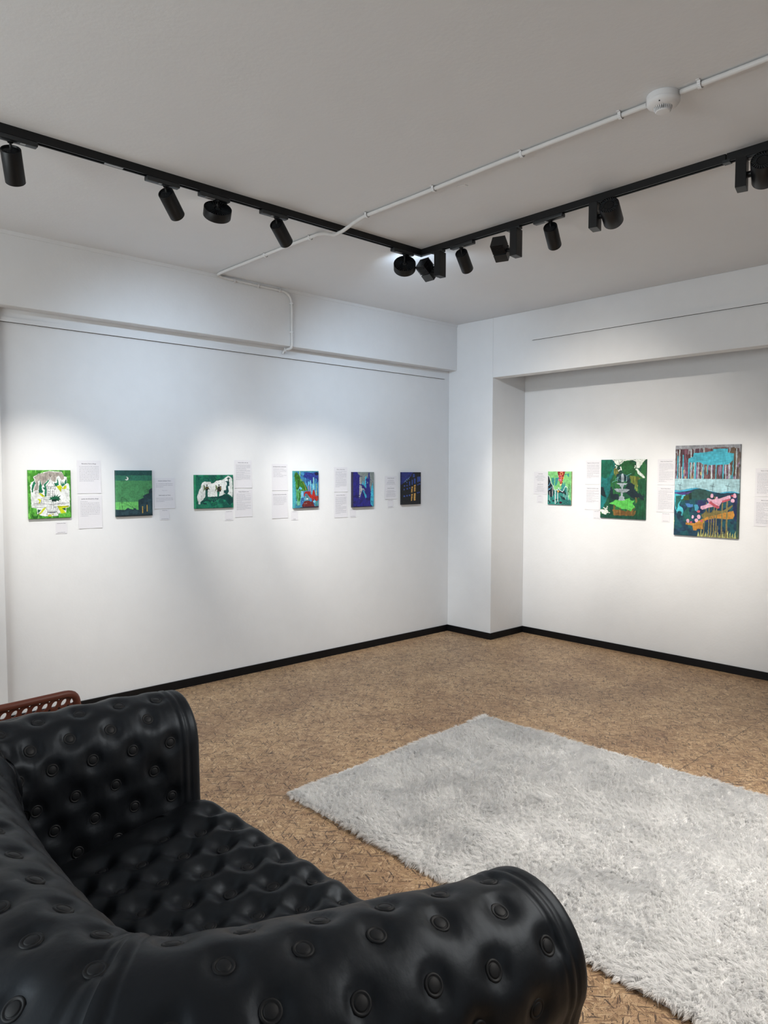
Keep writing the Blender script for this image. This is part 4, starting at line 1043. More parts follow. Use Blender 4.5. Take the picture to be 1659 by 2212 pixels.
# ------------------------------------------------------------------ printed sheets
def text_mesh(body, size, bold=0.0):
    cu = bpy.data.curves.new('txt', 'FONT'); cu.body = body; cu.size = size
    cu.align_x = 'CENTER'; cu.align_y = 'CENTER'; cu.offset = bold
    cu.resolution_u = 2
    o = bpy.data.objects.new('txt', cu); COL.objects.link(o)
    dg = bpy.context.evaluated_depsgraph_get(); dg.update()
    me = bpy.data.meshes.new_from_object(o.evaluated_get(dg))
    bpy.data.objects.remove(o); bpy.data.curves.remove(cu)
    return me

def place(wall, a, z, d):
    """matrix taking sheet-local (x right, y up, z off the wall) to the world; a along the wall"""
    if wall == 'l':   # right when looking at the left wall is +y
        return Matrix(((0, 0, 1, XL+d), (1, 0, 0, a), (0, 1, 0, z), (0, 0, 0, 1)))
    return Matrix(((1, 0, 0, a), (0, 0, -1, YN-d), (0, 1, 0, z), (0, 0, 0, 1)))

def sheet(name, wall, a0, a1, z0, z1, label, cat, group, layout, curl=0.003, seed=0, tilt=0.0):
    w, h = a1-a0, z1-z0
    MM = place(wall, (a0+a1)/2, (z0+z1)/2, 0.0012) @ Matrix.Rotation(tilt, 4, 'Z')
    r_ = random.Random(seed)
    nx, ny = 8, 12
    c1, c2 = r_.uniform(0.4, 1)*curl, r_.uniform(0.4, 1)*curl
    def lift(u, v):      # u 0..1 left-right, v 0..1 bottom-top
        return c1*(1-u)**3*(1-v)**3 + c2*u**3*(1-v)**3 + curl*0.25*(1-v)**2*abs(math.sin(3*u+seed))
    bm = bmesh.new()
    fr = [[bm.verts.new((-w/2+w*i/nx, -h/2+h*j/ny, 0.0005+lift(i/nx, j/ny))) for i in range(nx+1)] for j in range(ny+1)]
    bk = [[bm.verts.new((-w/2+w*i/nx, -h/2+h*j/ny, 0.0001+lift(i/nx, j/ny))) for i in range(nx+1)] for j in range(ny+1)]
    for j in range(ny):
        for i in range(nx):
            bm.faces.new((fr[j][i], fr[j][i+1], fr[j+1][i+1], fr[j+1][i]))
            bm.faces.new((bk[j][i], bk[j+1][i], bk[j+1][i+1], bk[j][i+1]))
    rim = [(j, 0) for j in range(ny)] + [(ny, i) for i in range(nx)] + [(j, nx) for j in range(ny, 0, -1)] + [(0, i) for i in range(nx, 0, -1)]
    for p, q in zip(rim, rim[1:]+rim[:1]):
        bm.faces.new((fr[p[0]][p[1]], fr[q[0]][q[1]], bk[q[0]][q[1]], bk[p[0]][p[1]]))
    bmesh.ops.recalc_face_normals(bm, faces=bm.faces)
    # printing: titles are words, body lines are rows of word-sized strokes too small to read
    def zat(x, y): return 0.0008 + lift(min(1, max(0, x/w+0.5)), min(1, max(0, y/h+0.5)))
    for it in layout:
        if it[0] == 't':
            _, txt, yy, size = it
            me = text_mesh(txt, size, size*0.012)
            xs = [v.co.x for v in me.vertices]; ww = max(xs)-min(xs)
            k = min(1.0, 0.84*w/ww)
            for v in me.vertices: v.co = Vector((v.co.x*k, v.co.y*k+h/2-yy, zat(v.co.x*k, h/2-yy)))
            nf = len(bm.faces); bm.from_mesh(me); bpy.data.meshes.remove(me)
            bm.faces.ensure_lookup_table()
            for f in bm.faces[nf:]: f.material_index = 1
        else:
            _, y0, n, step, hh, left, right, center = it
            for i in range(n):
                yy = h/2 - y0 - i*step
                x0, x1 = -w/2+left, w/2-right
                last = r_.random() < 0.18 or i == n-1
                if last: x1 = x0 + (x1-x0)*r_.uniform(0.35, 0.85)
                if center:
                    ww = (w-left-right)*r_.uniform(0.45, 1.0); x0, x1 = -ww/2, ww/2
                x = x0
                while x < x1-0.002:
                    wl = min(r_.choice((0.003, 0.005, 0.007, 0.009, 0.012)), x1-x)
                    q = [(x, yy-hh/2), (x+wl, yy-hh/2), (x+wl, yy+hh/2), (x, yy+hh/2)]
                    f = bm.faces.new([bm.verts.new((px, py, zat(px, py))) for px, py in q]); f.material_index = 2
                    x += wl+0.0022
    o = obj(name, bm, [M_PAPER, M_INK, M_INKL])
    o.location = MM.to_translation(); o.rotation_euler = MM.to_euler()
    tag(o, label, cat, group)
    return o

G_P = 'white story sheets taped beside the paintings'
def story(n, wall, a0, a1, z0, z1, title, lines, label, step=0.0100, seed=0, top=0.021):
    lay = [('t', title, top, 0.0092)]
    y0 = top+0.0165
    lay.append(('b', y0, lines, step, min(0.0030, step*0.36), 0.014, 0.012, False))
    sheet('story_sheet', wall, a0, a1, z0, z1, label, 'paper', G_P, lay, 0.0028, seed)
def duo(wall, a0, a1, z0, z1, t1, t2, label, seed, n1=3, n2=3, y1=0.038, ym=0.084, y2=0.116, y3=0.136, center=False, st=0.0105):
    lay = [('t', t1, 0.019, 0.0088), ('b', y1, n1, st, 0.003, 0.013, 0.013, center), ('b', ym, 1, 0.01, 0.002, 0.055, 0.055, True), ('t', t2, y2, 0.0088), ('b', y3, n2, st, 0.003, 0.013, 0.013, center)]
    sheet('story_sheet', wall, a0, a1, z0, z1, label, 'paper', G_P, lay, 0.0028, seed)
G_L = 'small white title cards under the paintings'
def card(wall, a0, a1, z0, z1, t1, t2, label, seed):
    lay = [('t', t1, 0.0065, 0.0052), ('t', t2, (z1-z0)-0.0075, 0.0052)]
    sheet('title_card', wall, a0, a1, z0, z1, label, 'label card', G_L, lay, 0.0014, seed)

story(1, 'l', 1.657, 1.805, 1.366, 1.572, 'Biscainhos Park in Braga', 10, 'story sheet right of the tower-and-palm painting, upper of the pair', 0.0100, 1)
story(1, 'l', 1.660, 1.808, 1.146, 1.352, 'Jardim dos Biscainhos, Braga', 10, 'story sheet right of the tower-and-palm painting, lower of the pair', 0.0100, 2)
card('l', 1.523, 1.590, 1.122, 1.192, 'Biscainhos Park in Braga', 'Jardim dos Biscainhos', 'title card under the tower-and-palm painting', 3)
duo('l', 2.160, 2.308, 1.254, 1.460, 'Autumn evening in Tavira', 'Noite caindo em Tavira', 'single story sheet right of the crescent moon painting', 4)
card('l', 2.199, 2.267, 1.177, 1.248, 'Evening in Tavira', 'Noite caindo em Tavira', 'title card under the single sheet by the crescent moon painting', 5)
story(3, 'l', 2.774, 2.921, 1.385, 1.588, 'Venice looks at the sky', 17, 'story sheet right of the winged-statue painting, upper of the pair', 0.0068, 6, 0.018)
story(3, 'l', 2.777, 2.924, 1.172, 1.376, 'Veneza olha para o c\u00e9u', 18, 'story sheet right of the winged-statue painting, lower of the pair', 0.0068, 7, 0.018)
card('l', 2.694, 2.760, 1.152, 1.222, 'Venice looks at the sky', 'Veneza olha para o c\u00e9u', 'title card under the winged-statue painting', 8)
story(4, 'l', 3.098, 3.243, 1.360, 1.563, 'De Nieuwe Kerk in Amsterdam', 7, 'story sheet left of the red spire painting, upper of the pair', 0.0098, 9)
story(4, 'l', 3.096, 3.243, 1.149, 1.351, 'De Nieuwe Kerk em Amesterd\u00e3o', 7, 'story sheet left of the red spire painting, lower of the pair', 0.0098, 10)
card('l', 3.273, 3.339, 1.130, 1.200, 'De Nieuwe Kerk', 'Amsterdam', 'title card under the red spire painting', 11)
story(5, 'l', 3.701, 3.842, 1.340, 1.543, 'Winter in Notre Dame', 17, 'story sheet left of the blue cathedral painting, upper of the pair', 0.0078, 12, 0.019)
story(5, 'l', 3.701, 3.841, 1.130, 1.333, 'Inverno em Notre Dame', 18, 'story sheet left of the blue cathedral painting, lower of the pair', 0.0078, 13, 0.019)
card('l', 3.868, 3.934, 1.127, 1.197, 'Winter in Notre Dame', 'Inverno em Notre Dame', 'title card under the blue cathedral painting', 14)
duo('l', 4.264, 4.407, 1.268, 1.470, 'Evening in Amsterdam', 'Noite em Amesterd\u00e3o', 'single story sheet left of the lit windows painting', 15, 5, 7, 0.036, 0.092, 0.107, 0.126, True, 0.0090)
card('l', 4.299, 4.365, 1.194, 1.264, 'Evening in Amsterdam', 'Noite em Amesterd\u00e3o', 'title card under the single sheet by the lit windows painting', 16)
duo('n', -3.962, -3.818, 1.305, 1.509, 'Golden Planet', 'Planeta Dourado', 'single story sheet left of the striped red funnel painting', 17, 6, 7, 0.036, 0.098, 0.114, 0.130, True, 0.0088)
card('n', -3.926, -3.859, 1.226, 1.295, 'Golden Planet', 'Planeta Dourado', 'title card under the single sheet by the striped red funnel painting', 18)
story(7, 'n', -3.423, -3.279, 1.400, 1.605, 'Fragments of silence and water', 14, 'story sheet left of the fountain painting, upper of the pair', 0.0085, 19, 0.020)
story(7, 'n', -3.424, -3.280, 1.182, 1.387, 'Fragmentos de sil\u00eancio e \u00e1gua', 13, 'story sheet left of the fountain painting, lower of the pair', 0.0085, 20, 0.020)
card('n', -3.344, -3.277, 1.106, 1.176, 'Fragments of silence', 'Fragmentos de sil\u00eancio', 'title card under the sheets left of the fountain painting', 21)
story(8, 'n', -2.771, -2.628, 1.405, 1.610, 'Valley of the Eternal Wind', 21, 'story sheet left of the wind turbine painting, upper of the pair', 0.0072, 22, 0.018)
story(8, 'n', -2.772, -2.628, 1.189, 1.394, 'Vale do Vento Eterno', 21, 'story sheet left of the wind turbine painting, lower of the pair', 0.0075, 23, 0.018)
card('n', -2.727, -2.661, 1.110, 1.182, 'Valley of the Eternal Wind', 'Vale do Vento Eterno', 'title card under the sheets left of the wind turbine painting', 24)
story(9, 'n', -2.027, -1.882, 1.330, 1.536, 'Boats on the River', 19, 'story sheet at the right edge of the photo, upper of the pair', 0.0080, 25, 0.019)
story(9, 'n', -2.028, -1.883, 1.115, 1.322, 'Barcos no Rio', 20, 'story sheet at the right edge of the photo, lower of the pair', 0.0078, 26, 0.019)

# ------------------------------------------------------------------ shaggy rug
def rug():
    P = np.array([(-2.700, 1.905), (-0.42, 1.915), (-0.42, 3.555), (-2.775, 3.400)])    # near-left, near-right, far-right, far-left
    def uv(u, v):
        return (P[0]*(1-u)[:, None]*(1-v)[:, None] + P[1]*u[:, None]*(1-v)[:, None] + P[2]*u[:, None]*v[:, None] + P[3]*(1-u)[:, None]*v[:, None])
    root = empty('shaggy_rug', (-1.6, 2.7, 0), 'white shaggy rectangular rug lying on the wood-chip board floor', 'rug')
    # backing with a slightly uneven surface
    nx, ny = 120, 84
    U, V = np.meshgrid(np.linspace(0, 1, nx+1), np.linspace(0, 1, ny+1)); u = U.ravel(); v = V.ravel()
    xy = uv(u, v)
    hz = 0.008 + 0.007*vnoise(xy[:, 0]*4, xy[:, 1]*4, 4)
    edge = np.minimum(np.minimum(u*2.3, (1-u)*2.3), np.minimum(v*1.5, (1-v)*1.5))
    hz = hz*np.clip(edge/0.03, 0.25, 1)
    top = np.c_[xy, hz]; bot = np.c_[xy, np.full(len(xy), 0.0008)]
    idx = np.arange((nx+1)*(ny+1)).reshape(ny+1, nx+1); n0 = idx.size
    q = np.stack([idx[:-1, :-1], idx[:-1, 1:], idx[1:, 1:], idx[1:, :-1]], -1).reshape(-1, 4)
    ring = np.concatenate([idx[0, :-1], idx[:-1, -1], idx[-1, :0:-1], idx[:0:-1, 0]]); r2 = np.roll(ring, -1)
    sd = np.stack([ring+n0, r2+n0, r2, ring], -1)
    me = np_mesh('backing', np.vstack([top, bot]), np.vstack([q, q[:, ::-1]+n0, sd]))
    link('backing', me, M_BACKING, root)
    # pile: blades gathered into tufts that lean along a slowly turning direction
    N = 280000
    r = rng
    # more blades near the rim
    u = r.random(N); v = r.random(N)
    k = N//12
    side = r.integers(0, 4, k); jit = np.abs(r.normal(0, 0.006, k))
    u[:k] = np.where(side == 0, jit*0.7, np.where(side == 1, 1-jit*0.7, u[:k])); v[:k] = np.where(side == 2, jit, np.where(side == 3, 1-jit, v[:k]))
    b = uv(u, v)
    x, y = b[:, 0], b[:, 1]
    ang = -0.9 + 1.6*(vnoise(x*2.3, y*2.3, 11)-0.5) + 3.0*(vnoise(x*9, y*9, 12)-0.5)
    d = np.stack([np.cos(ang), np.sin(ang)], 1)
    # outward lean at the rim
    eu, ev = np.minimum(u, 1-u)*2.3, np.minimum(v, 1-v)*1.6
    out = np.stack([np.where(u < .5, -1.0, 1.0)*np.exp(-eu/0.02), np.where(v < .5, -1.0, 1.0)*np.exp(-ev/0.02)], 1)
    d = d + out*1.6; d /= np.linalg.norm(d, axis=1)[:, None]
    lean = 0.50 + 0.45*vnoise(x*7+5, y*7, 14) + r.normal(0, 0.14, N)
    L = (0.030+0.016*vnoise(x*5, y*5, 15))*(0.75+0.5*r.random(N))
    # tufts
    cs = 0.013
    gx = np.floor(x/cs); gy = np.floor(y/cs)
    def hsh(a, b_, s): return np.modf(np.abs(np.sin(a*12.9898+b_*78.233+s*37.7)*43758.5453))[0]
    cx = (gx+0.2+0.6*hsh(gx, gy, 1))*cs; cy = (gy+0.2+0.6*hsh(gx, gy, 2))*cs
    ta = ang + (hsh(gx, gy, 3)-0.5)*2.2
    td = np.stack([np.cos(ta), np.sin(ta)], 1)*0.6 + d*0.4 + out*0.8
    td /= np.linalg.norm(td, axis=1)[:, None]
    lean = lean + (hsh(gx, gy, 5)-0.5)*0.55; L = L*(0.8+0.4*hsh(gx, gy, 6))
    z0 = 0.004 + 0.006*vnoise(x*4, y*4, 4)
    z0 *= np.clip(np.minimum(eu, ev)/0.03, 0.2, 1)
    sl, cl = np.sin(lean), np.cos(lean)
    mid = np.c_[x + td[:, 0]*L*0.25*sl, y + td[:, 1]*L*0.25*sl, z0 + L*0.50*cl]
    tipx = x + td[:, 0]*L*0.9*sl; tipy = y + td[:, 1]*L*0.9*sl
    ccx = cx + td[:, 0]*L*0.9*sl; ccy = cy + td[:, 1]*L*0.9*sl
    g = 0.72
    near = np.minimum(eu, ev) < 0.02
    g = np.where(near, 0.25, g)
    tip = np.c_[tipx*(1-g)+ccx*g, tipy*(1-g)+ccy*g, z0 + L*(0.72*cl) + r.normal(0, 0.0015, N) - 0.012*np.exp(-np.minimum(eu, ev)/0.012)]
    tip[:, 2] = np.maximum(tip[:, 2], 0.002)
    base = np.c_[x, y, z0]
    wa = np.arctan2(td[:, 1], td[:, 0]) + math.pi/2 + r.normal(0, 0.45, N); wv = np.c_[np.cos(wa), np.sin(wa), np.zeros(N)]*(0.0014*(0.7+0.6*r.random(N)))[:, None]
    V5 = np.stack([base-wv, base+wv, mid-wv*0.9, mid+wv*0.9, tip], 1).reshape(-1, 3)
    i0 = np.arange(N)*5
    quads = np.stack([i0, i0+1, i0+3, i0+2], 1); tris = np.stack([i0+2, i0+3, i0+4], 1)
    me = np_mesh('pile', V5, quads, tris)
    o = link('pile', me, M_FUR, root); o['kind'] = 'stuff'
rug()

# ------------------------------------------------------------------ inflatable tufted sofa
def prof(w, zt, n=168):
    """closed cross-section in (u outward, z): rolled top on a slightly waisted wall"""
    pts = [(-w-0.012, 0.004), (-w-0.020, 0.10), (-w-0.018, 0.25), (-w-0.004, zt-1.9*w)]
    for a in np.linspace(180, -22, 22):
        pts.append((w*math.cos(R(a)), zt-w+w*math.sin(R(a))))
    pts += [(w*0.84, zt-1.75*w), (w*0.78, zt-2.3*w), (w*0.80, 0.22), (w*0.86, 0.08), (w*0.82, 0.012), (w*0.55, 0.003), (0.0, 0.003), (-w*0.7, 0.003)]
    P = np.array(pts+[pts[0]], float)
    d = np.r_[0, np.cumsum(np.linalg.norm(np.diff(P, axis=0), axis=1))]
    s = np.linspace(0, d[-1], n, endpoint=False)
    return np.stack([np.interp(s, d, P[:, 0]), np.interp(s, d, P[:, 1])], 1), s

KNOTS = [(-0.826, 1.150, 0.712, 0.146), (-0.840, 1.02, 0.722, 0.151), (-0.868, 0.87, 0.742, 0.160), (-0.90, 0.72, 0.758, 0.168), (-0.945, 0.57, 0.772, 0.175), (-1.00, 0.45, 0.778, 0.178),
         (-1.10, 0.372, 0.782, 0.178), (-1.28, 0.340, 0.785, 0.178), (-1.60, 0.340, 0.782, 0.180), (-1.90, 0.362, 0.786, 0.184), (-2.12, 0.410, 0.788, 0.178), (-2.235, 0.485, 0.782, 0.168), (-2.275, 0.59, 0.773, 0.158),
         (-2.282, 0.75, 0.770, 0.152), (-2.280, 0.95, 0.767, 0.148), (-2.274, 1.135, 0.752, 0.150)]
PATH, S = spline(KNOTS, 0.0052)
TAN = np.gradient(PATH[:, :2], axis=0); TAN /= np.linalg.norm(TAN, axis=1)[:, None]
OUTN = np.stack([-TAN[:, 1], TAN[:, 0]], 1)
NS = len(PATH); NP_ = 168
GRID = np.zeros((NS, NP_, 3)); TT = np.zeros((NS, NP_))
for i in range(NS):
    pr, tt = prof(PATH[i, 3], PATH[i, 2], NP_)
    GRID[i, :, 0] = PATH[i, 0] + OUTN[i, 0]*pr[:, 0]; GRID[i, :, 1] = PATH[i, 1] + OUTN[i, 1]*pr[:, 0]; GRID[i, :, 2] = pr[:, 1]
    TT[i] = tt

def grid_normals(G, closed):
    dj = np.roll(G, -1, 1)-np.roll(G, 1, 1) if closed else np.gradient(G, axis=1)
    di = np.gradient(G, axis=0)
    n = np.cross(di, dj); n /= (np.linalg.norm(n, axis=2)[..., None]+1e-12)
    return n
NRM = grid_normals(GRID, True)
# orient outwards
cen = GRID.mean(1)
if ((GRID-cen[:, None])*NRM).sum() < 0: NRM = -NRM
i_c1 = int(np.argmin(np.abs(PATH[:, 0]+1.035)+100*(PATH[:, 1] > 0.52)))      # near corner seam
i_c2 = int(np.argmin(np.abs(PATH[:, 0]+2.20)+100*(PATH[:, 1] > 0.52)))       # far corner seam
SEC = [(0, i_c1), (i_c1, i_c2), (i_c2, NS-1)]
T0 = None
buttons = []       # (section, i, j, position, normal)
ROW = 0.088
def t_of_z(i, z):
    j = int(np.argmin(np.abs(GRID[i, :60, 2]-z))); return TT[i, j]
DS = np.zeros((NS, NP_))      # displacement along the normal
def arc(i): return S[i]
for sec, (ia, ib) in enumerate(SEC):
    Ls = S[ib]-S[ia]
    for row in range(-1, 13):
        if sec == 0: ss = S[ia] + (0.066 if row % 2 == 0 else 0.122) + np.arange(7)*0.126; lo, hi = S[ia]+0.060, S[ib]-0.035
        elif sec == 2: ss = S[ib] - ((0.085 if row % 2 == 0 else 0.020+0.122) + np.arange(8)*0.123); lo, hi = S[ia]+0.055, S[ib]-0.055
        else: ss = S[ia] + 0.085 + (0.0 if row % 2 == 0 else 0.064) + np.arange(-1, 13)*0.128; lo, hi = S[ia]+0.018, S[ib]-0.045
        for s_ in ss:
            if not (lo < s_ < hi): continue
            i = int(round((s_-S[0])/(S[1]-S[0])))
            t_ = t_of_z(i, (0.444, 0.466, 0.462)[sec]) + row*(0.090, 0.088, 0.088)[sec] - (0.052*max(0.0, 1-(s_-S[ia])/0.42) if sec == 0 else 0)
            if GRID[i, int(np.argmin(np.abs(TT[i]-t_))), 2] < 0.09 and row > 3: continue
            j = int(np.argmin(np.abs(TT[i]-t_)))
            buttons.append((sec, i, j))
BP = np.array([GRID[i, j] for _, i, j in buttons])
def dimple(G, BPs, A1, s1, A2, s2, chunk=6000):
    F = G.reshape(-1, 3); out = np.zeros(len(F)); dm = np.zeros(len(F))
    for a in range(0, len(F), chunk):
        d = np.linalg.norm(F[a:a+chunk, None]-BPs[None], axis=2)
        m_ = d.min(1)
        out[a:a+chunk] = -A1*np.exp(-(np.maximum(0, m_-0.019)/s1)**2) - A2*np.exp(-(np.maximum(0, m_-0.019)/s2)**2); dm[a:a+chunk] = m_
    return out.reshape(G.shape[:2]), dm.reshape(G.shape[:2])
D1, DM = dimple(GRID, BP, 0.0065, 0.010, 0.0038, 0.027)
DS += D1
def n3(G, sc, seed):
    F = (G.reshape(-1, 3)*np.array(sc))
    return np.array([mnoise.noise(Vector((p[0]+seed, p[1], p[2]))) for p in F]).reshape(G.shape[:2])
wr = n3(GRID, (14, 14, 26), 3.0)
wr2 = n3(GRID, (30, 30, 12), 8.0)
DS += 0.0022*wr*np.exp(-(DM/0.06)**2) + 0.0008*wr + 0.0020*(np.abs(wr2)**0.6-0.5)*np.exp(-((DM-0.03)/0.03)**2)
# seams
s_all = S[:, None]
for ic in (i_c1, i_c2):
    for off, amp in ((-0.020, 0.0030), (0.006, 0.0026), (0.024, 0.0030)):
        DS += -amp*np.exp(-((s_all-S[ic]-off)/0.0038)**2)
    DS += 0.0025*np.exp(-((s_all-S[ic])/0.016)**2)
for e in (0, NS-1):
    dist = np.abs(s_all-S[e])
    DS += -0.0028*np.exp(-((dist-0.022)/0.004)**2) - 0.0022*np.exp(-((dist-0.046)/0.004)**2) + 0.0015*np.exp(-((dist-0.034)/0.006)**2)
DS[:, :] *= np.clip(GRID[:, :, 2]/0.02, 0, 1)
SURF = GRID + NRM*DS[..., None]
SURF[..., 2] = np.maximum(SURF[..., 2], 0.002)

sofa = empty('tufted_sofa', (-1.55, 0.66, 0), 'black inflatable sofa with round buttons and rolled arms, beside the white rug', 'sofa')
sec_names = ['armrest', 'backrest', 'armrest']
sec_obj = []
def ring_faces(n_rings, n, base=0):
    i = np.arange(n_rings-1)[:, None]*n; k = np.arange(n)[None]; k2 = (k+1) % n
    return np.stack([i+k, i+k2, i+n+k2, i+n+k], -1).reshape(-1, 4)+base
for sec, (ia, ib) in enumerate(SEC):
    G = SURF[ia:ib+1]
    rings = [g for g in G]
    if sec != 1:
        end = 0 if sec == 0 else -1
        e_i = ia if sec == 0 else ib
        fwd = np.array([-TAN[e_i, 0], -TAN[e_i, 1], 0])*(1 if sec == 0 else -1)
        c0 = rings[end].mean(0)
        base_ring = rings[end]; nn = NRM[e_i].copy(); nn[:, 2] *= (base_ring[:, 2] > 0.03)
        extra = []
        rr = 0.016
        for a in (22, 45, 68, 90): extra.append(base_ring - nn*rr*(1-math.cos(R(a))) + fwd*rr*math.sin(R(a)))
        last = extra[-1]
        cc = last.mean(0)
        for f_, bl_ in ((0.90, 0.004), (0.72, 0.012), (0.5, 0.018), (0.28, 0.021), (0.10, 0.022), (0.004, 0.022)):
            extra.append(cc + (last-cc)*f_ + fwd*bl_)
        rings = (extra[::-1] + rings) if sec == 0 else (rings + extra)
    V = np.array(rings)
    F = ring_faces(len(rings), NP_)
    me = np_mesh(sec_names[sec], V.reshape(-1, 3) - np.array(sofa.location)*np.array([1, 1, 1]), F)
    o = link(sec_names[sec], me, M_NYLON); o.parent = sofa
    bmx = bmesh.new(); bmx.from_mesh(me); bmesh.ops.recalc_face_normals(bmx, faces=bmx.faces); bmx.to_mesh(me); bmx.free()
    me.polygons.foreach_set('use_smooth', np.ones(len(me.polygons), bool))
    sec_obj.append(o)

# seat cushion
SY0, SY1, SZ = 0.40, 1.118, 0.452
def seat_profile(n=150):
    pts = [(SY0, 0.30), (SY0, 0.43), (SY0+0.02, 0.45)] + [(y, SZ) for y in np.linspace(SY0+0.05, SY1, 30)]
    for a in np.linspace(85, 0, 10): pts.append((SY1+0.060*math.cos(R(a)), SZ-0.060+0.060*math.sin(R(a))))
    pts += [(1.180, 0.30), (1.184, 0.18), (1.180, 0.06), (1.165, 0.012), (1.14, 0.004)]
    P = np.array(pts); d = np.r_[0, np.cumsum(np.linalg.norm(np.diff(P, axis=0), axis=1))]
    s = np.linspace(0, d[-1], n); return np.stack([np.interp(s, d, P[:, 0]), np.interp(s, d, P[:, 1])], 1)
sp_ = seat_profile(170)
sxs = np.arange(-2.165, -0.945, 0.0072)
SG = np.zeros((len(sxs), len(sp_), 3))
for i, x in enumerate(sxs):
    e = min(x-sxs[0], sxs[-1]-x)
    drop = 0.045*math.exp(-(e/0.035)**1.5) + 0.018*math.exp(-(e/0.11)**2)
    slope = -0.088*np.clip((1.10-sp_[:, 0])/0.60, 0, 1.1)
    SG[i, :, 0] = x; SG[i, :, 1] = sp_[:, 0] - drop*0.6*(sp_[:, 0] > 1.0); SG[i, :, 2] = np.where(sp_[:, 1] > 0.2, sp_[:, 1]-drop+slope, sp_[:, 1])
SN = grid_normals(SG, False)
if SN[len(sxs)//2, 60, 2] < 0: SN = -SN
sb = []
for row in range(8):
    y = 1.124-row*0.0905
    for kx in range(12):
        x = -1.990 + (0.0 if row % 2 == 0 else 0.064) + kx*0.1275
        if -2.08 < x < -1.05: sb.append((x, y))
SBP = []
for x, y in sb:
    i = int(np.argmin(np.abs(sxs-x))); cand = np.where((SG[i, :, 2] > 0.30) & (SG[i, :, 1] < 1.16))[0]
    j = cand[int(np.argmin(np.abs(SG[i, cand, 1]-y)))]
    SBP.append((i, j))
SB3 = np.array([SG[i, j] for i, j in SBP])
d1, dm = dimple(SG, SB3, 0.007, 0.009, 0.019, 0.028)
# folds running between neighbouring buttons
fold = np.zeros(SG.shape[:2])
XY = SG[..., :2]
for a in range(len(SB3)):
    for b in range(a+1, len(SB3)):
        dd = SB3[b, :2]-SB3[a, :2]; L_ = np.hypot(*dd)
        if L_ > 0.125: continue
        t_ = np.clip(((XY-SB3[a, :2])@dd)/(L_*L_), 0, 1)
        ds_ = np.linalg.norm(XY-SB3[a, :2]-t_[..., None]*dd, axis=2)
        fold = np.maximum(fold, np.exp(-(ds_/0.011)**2))
wr = n3(SG, (17, 17, 10), 1.0); wr2 = n3(SG, (34, 26, 20), 5.0)
topm = (SG[..., 2] > 0.36) | ((SG[..., 1] < 1.1) & (SG[..., 2] > 0.27))
sd = d1*topm - 0.0022*fold*topm + (0.0060*wr + 0.0042*(0.5-np.abs(wr2)**0.6))*topm*np.exp(-(dm/0.075)**2) + 0.0015*wr
sd += -0.003*np.exp(-((SG[..., 2]-0.385)/0.004)**2)*(SG[..., 1] > 1.16)
SSURF = SG + SN*sd[..., None]
nI, nJ = SG.shape[:2]
ii = np.arange(nI-1)[:, None]*nJ; jj = np.arange(nJ-1)[None]
F = np.stack([ii+jj, ii+jj+1, ii+nJ+jj+1, ii+nJ+jj], -1).reshape(-1, 4)
me = np_mesh('seat_cushion', SSURF.reshape(-1, 3) - np.array(sofa.location), F)
seat = link('seat_cushion', me, M_NYLON); seat.parent = sofa
if me.polygons[len(me.polygons)//3].normal.z < 0: me.flip_normals()
bm = bmesh.new(); add_tube(bm, [Vector((x, 1.1835, 0.388)) - sofa.location for x in np.linspace(-2.12, -0.99, 40)], 0.0030, 8)
p = obj('piping', bm, M_NYLON, None, True); p.parent = seat

# buttons
def button_bm(T=None):
    bm = bmesh.new()
    add_lathe(bm, [(0, 0.0024), (0.0105, 0.0022), (0.0122, 0.0014), (0.0130, 0.0000), (0.0140, 0.0000), (0.0155, 0.0015), (0.0178, 0.0017), (0.0194, 0.0006), (0.0204, -0.0012), (0.0204, -0.005)], 28, T, False)
    return bm
bm = button_bm(); BME = bpy.data.meshes.new('button'); bm.to_mesh(BME); bm.free()
BME.polygons.foreach_set('use_smooth', np.ones(len(BME.polygons), bool)); BME.materials.append(M_BUTTON)
def local_normal(G, i, j, closed=True):
    a = G[min(i+3, G.shape[0]-1), j]-G[max(i-3, 0), j]
    b = G[i, (j+3) % G.shape[1] if closed else min(j+3, G.shape[1]-1)]-G[i, (j-3) if closed else max(j-3, 0)]
    n = np.cross(a, b); return Vector(n/np.linalg.norm(n))
allb = []
for sec, i, j in buttons:
    n = local_normal(GRID, i, j)
    if n.dot(Vector(NRM[i, j])) < 0: n = -n
    allb.append((sec_obj[sec], Vector(SURF[i, j]), n))
for (i, j) in SBP:
    n = local_normal(SG, i, j, False)
    if n.z < 0: n = -n
    allb.append((seat, Vector(SSURF[i, j]), n))
def sight(p, n):
    """apparent size of a button from the photo's viewpoint, 0 when it is hidden or out of frame"""
    d = p-CAM; z = d.dot(FW)
    if z < 0.1 or n.dot(-d.normalized()) < 0.02: return 0
    x = 829.5+F_PX*d.dot(RT)/z; y = 1106-F_PX*d.dot(UP)/z
    if not (-30 < x < 1690 and -30 < y < 2250): return 0
    o_ = p+n*0.03; dirn = (CAM-o_)
    for T_ in TREES:
        h = T_.ray_cast(o_, dirn.normalized(), dirn.length)
        if h[0] is not None: return 0.05*n.dot(-d.normalized())/z
    return n.dot(-d.normalized())/z
def tree(G, closed):
    n0, n1 = G.shape[:2]
    G2 = G[::3]; m0 = len(G2)
    V = [Vector(v) for v in G2.reshape(-1, 3)]
    Fs = []
    for a in range(m0-1):
        for b in range(n1 if closed else n1-1):
            b2 = (b+1) % n1; Fs.append((a*n1+b, a*n1+b2, (a+1)*n1+b2, (a+1)*n1+b))
    return BVHTree.FromPolygons(V, Fs)
TREES = [tree(SURF, True), tree(SSURF, False)]
ranked = sorted(range(len(allb)), key=lambda k: -sight(allb[k][1], allb[k][2]))
rest = bmesh.new()
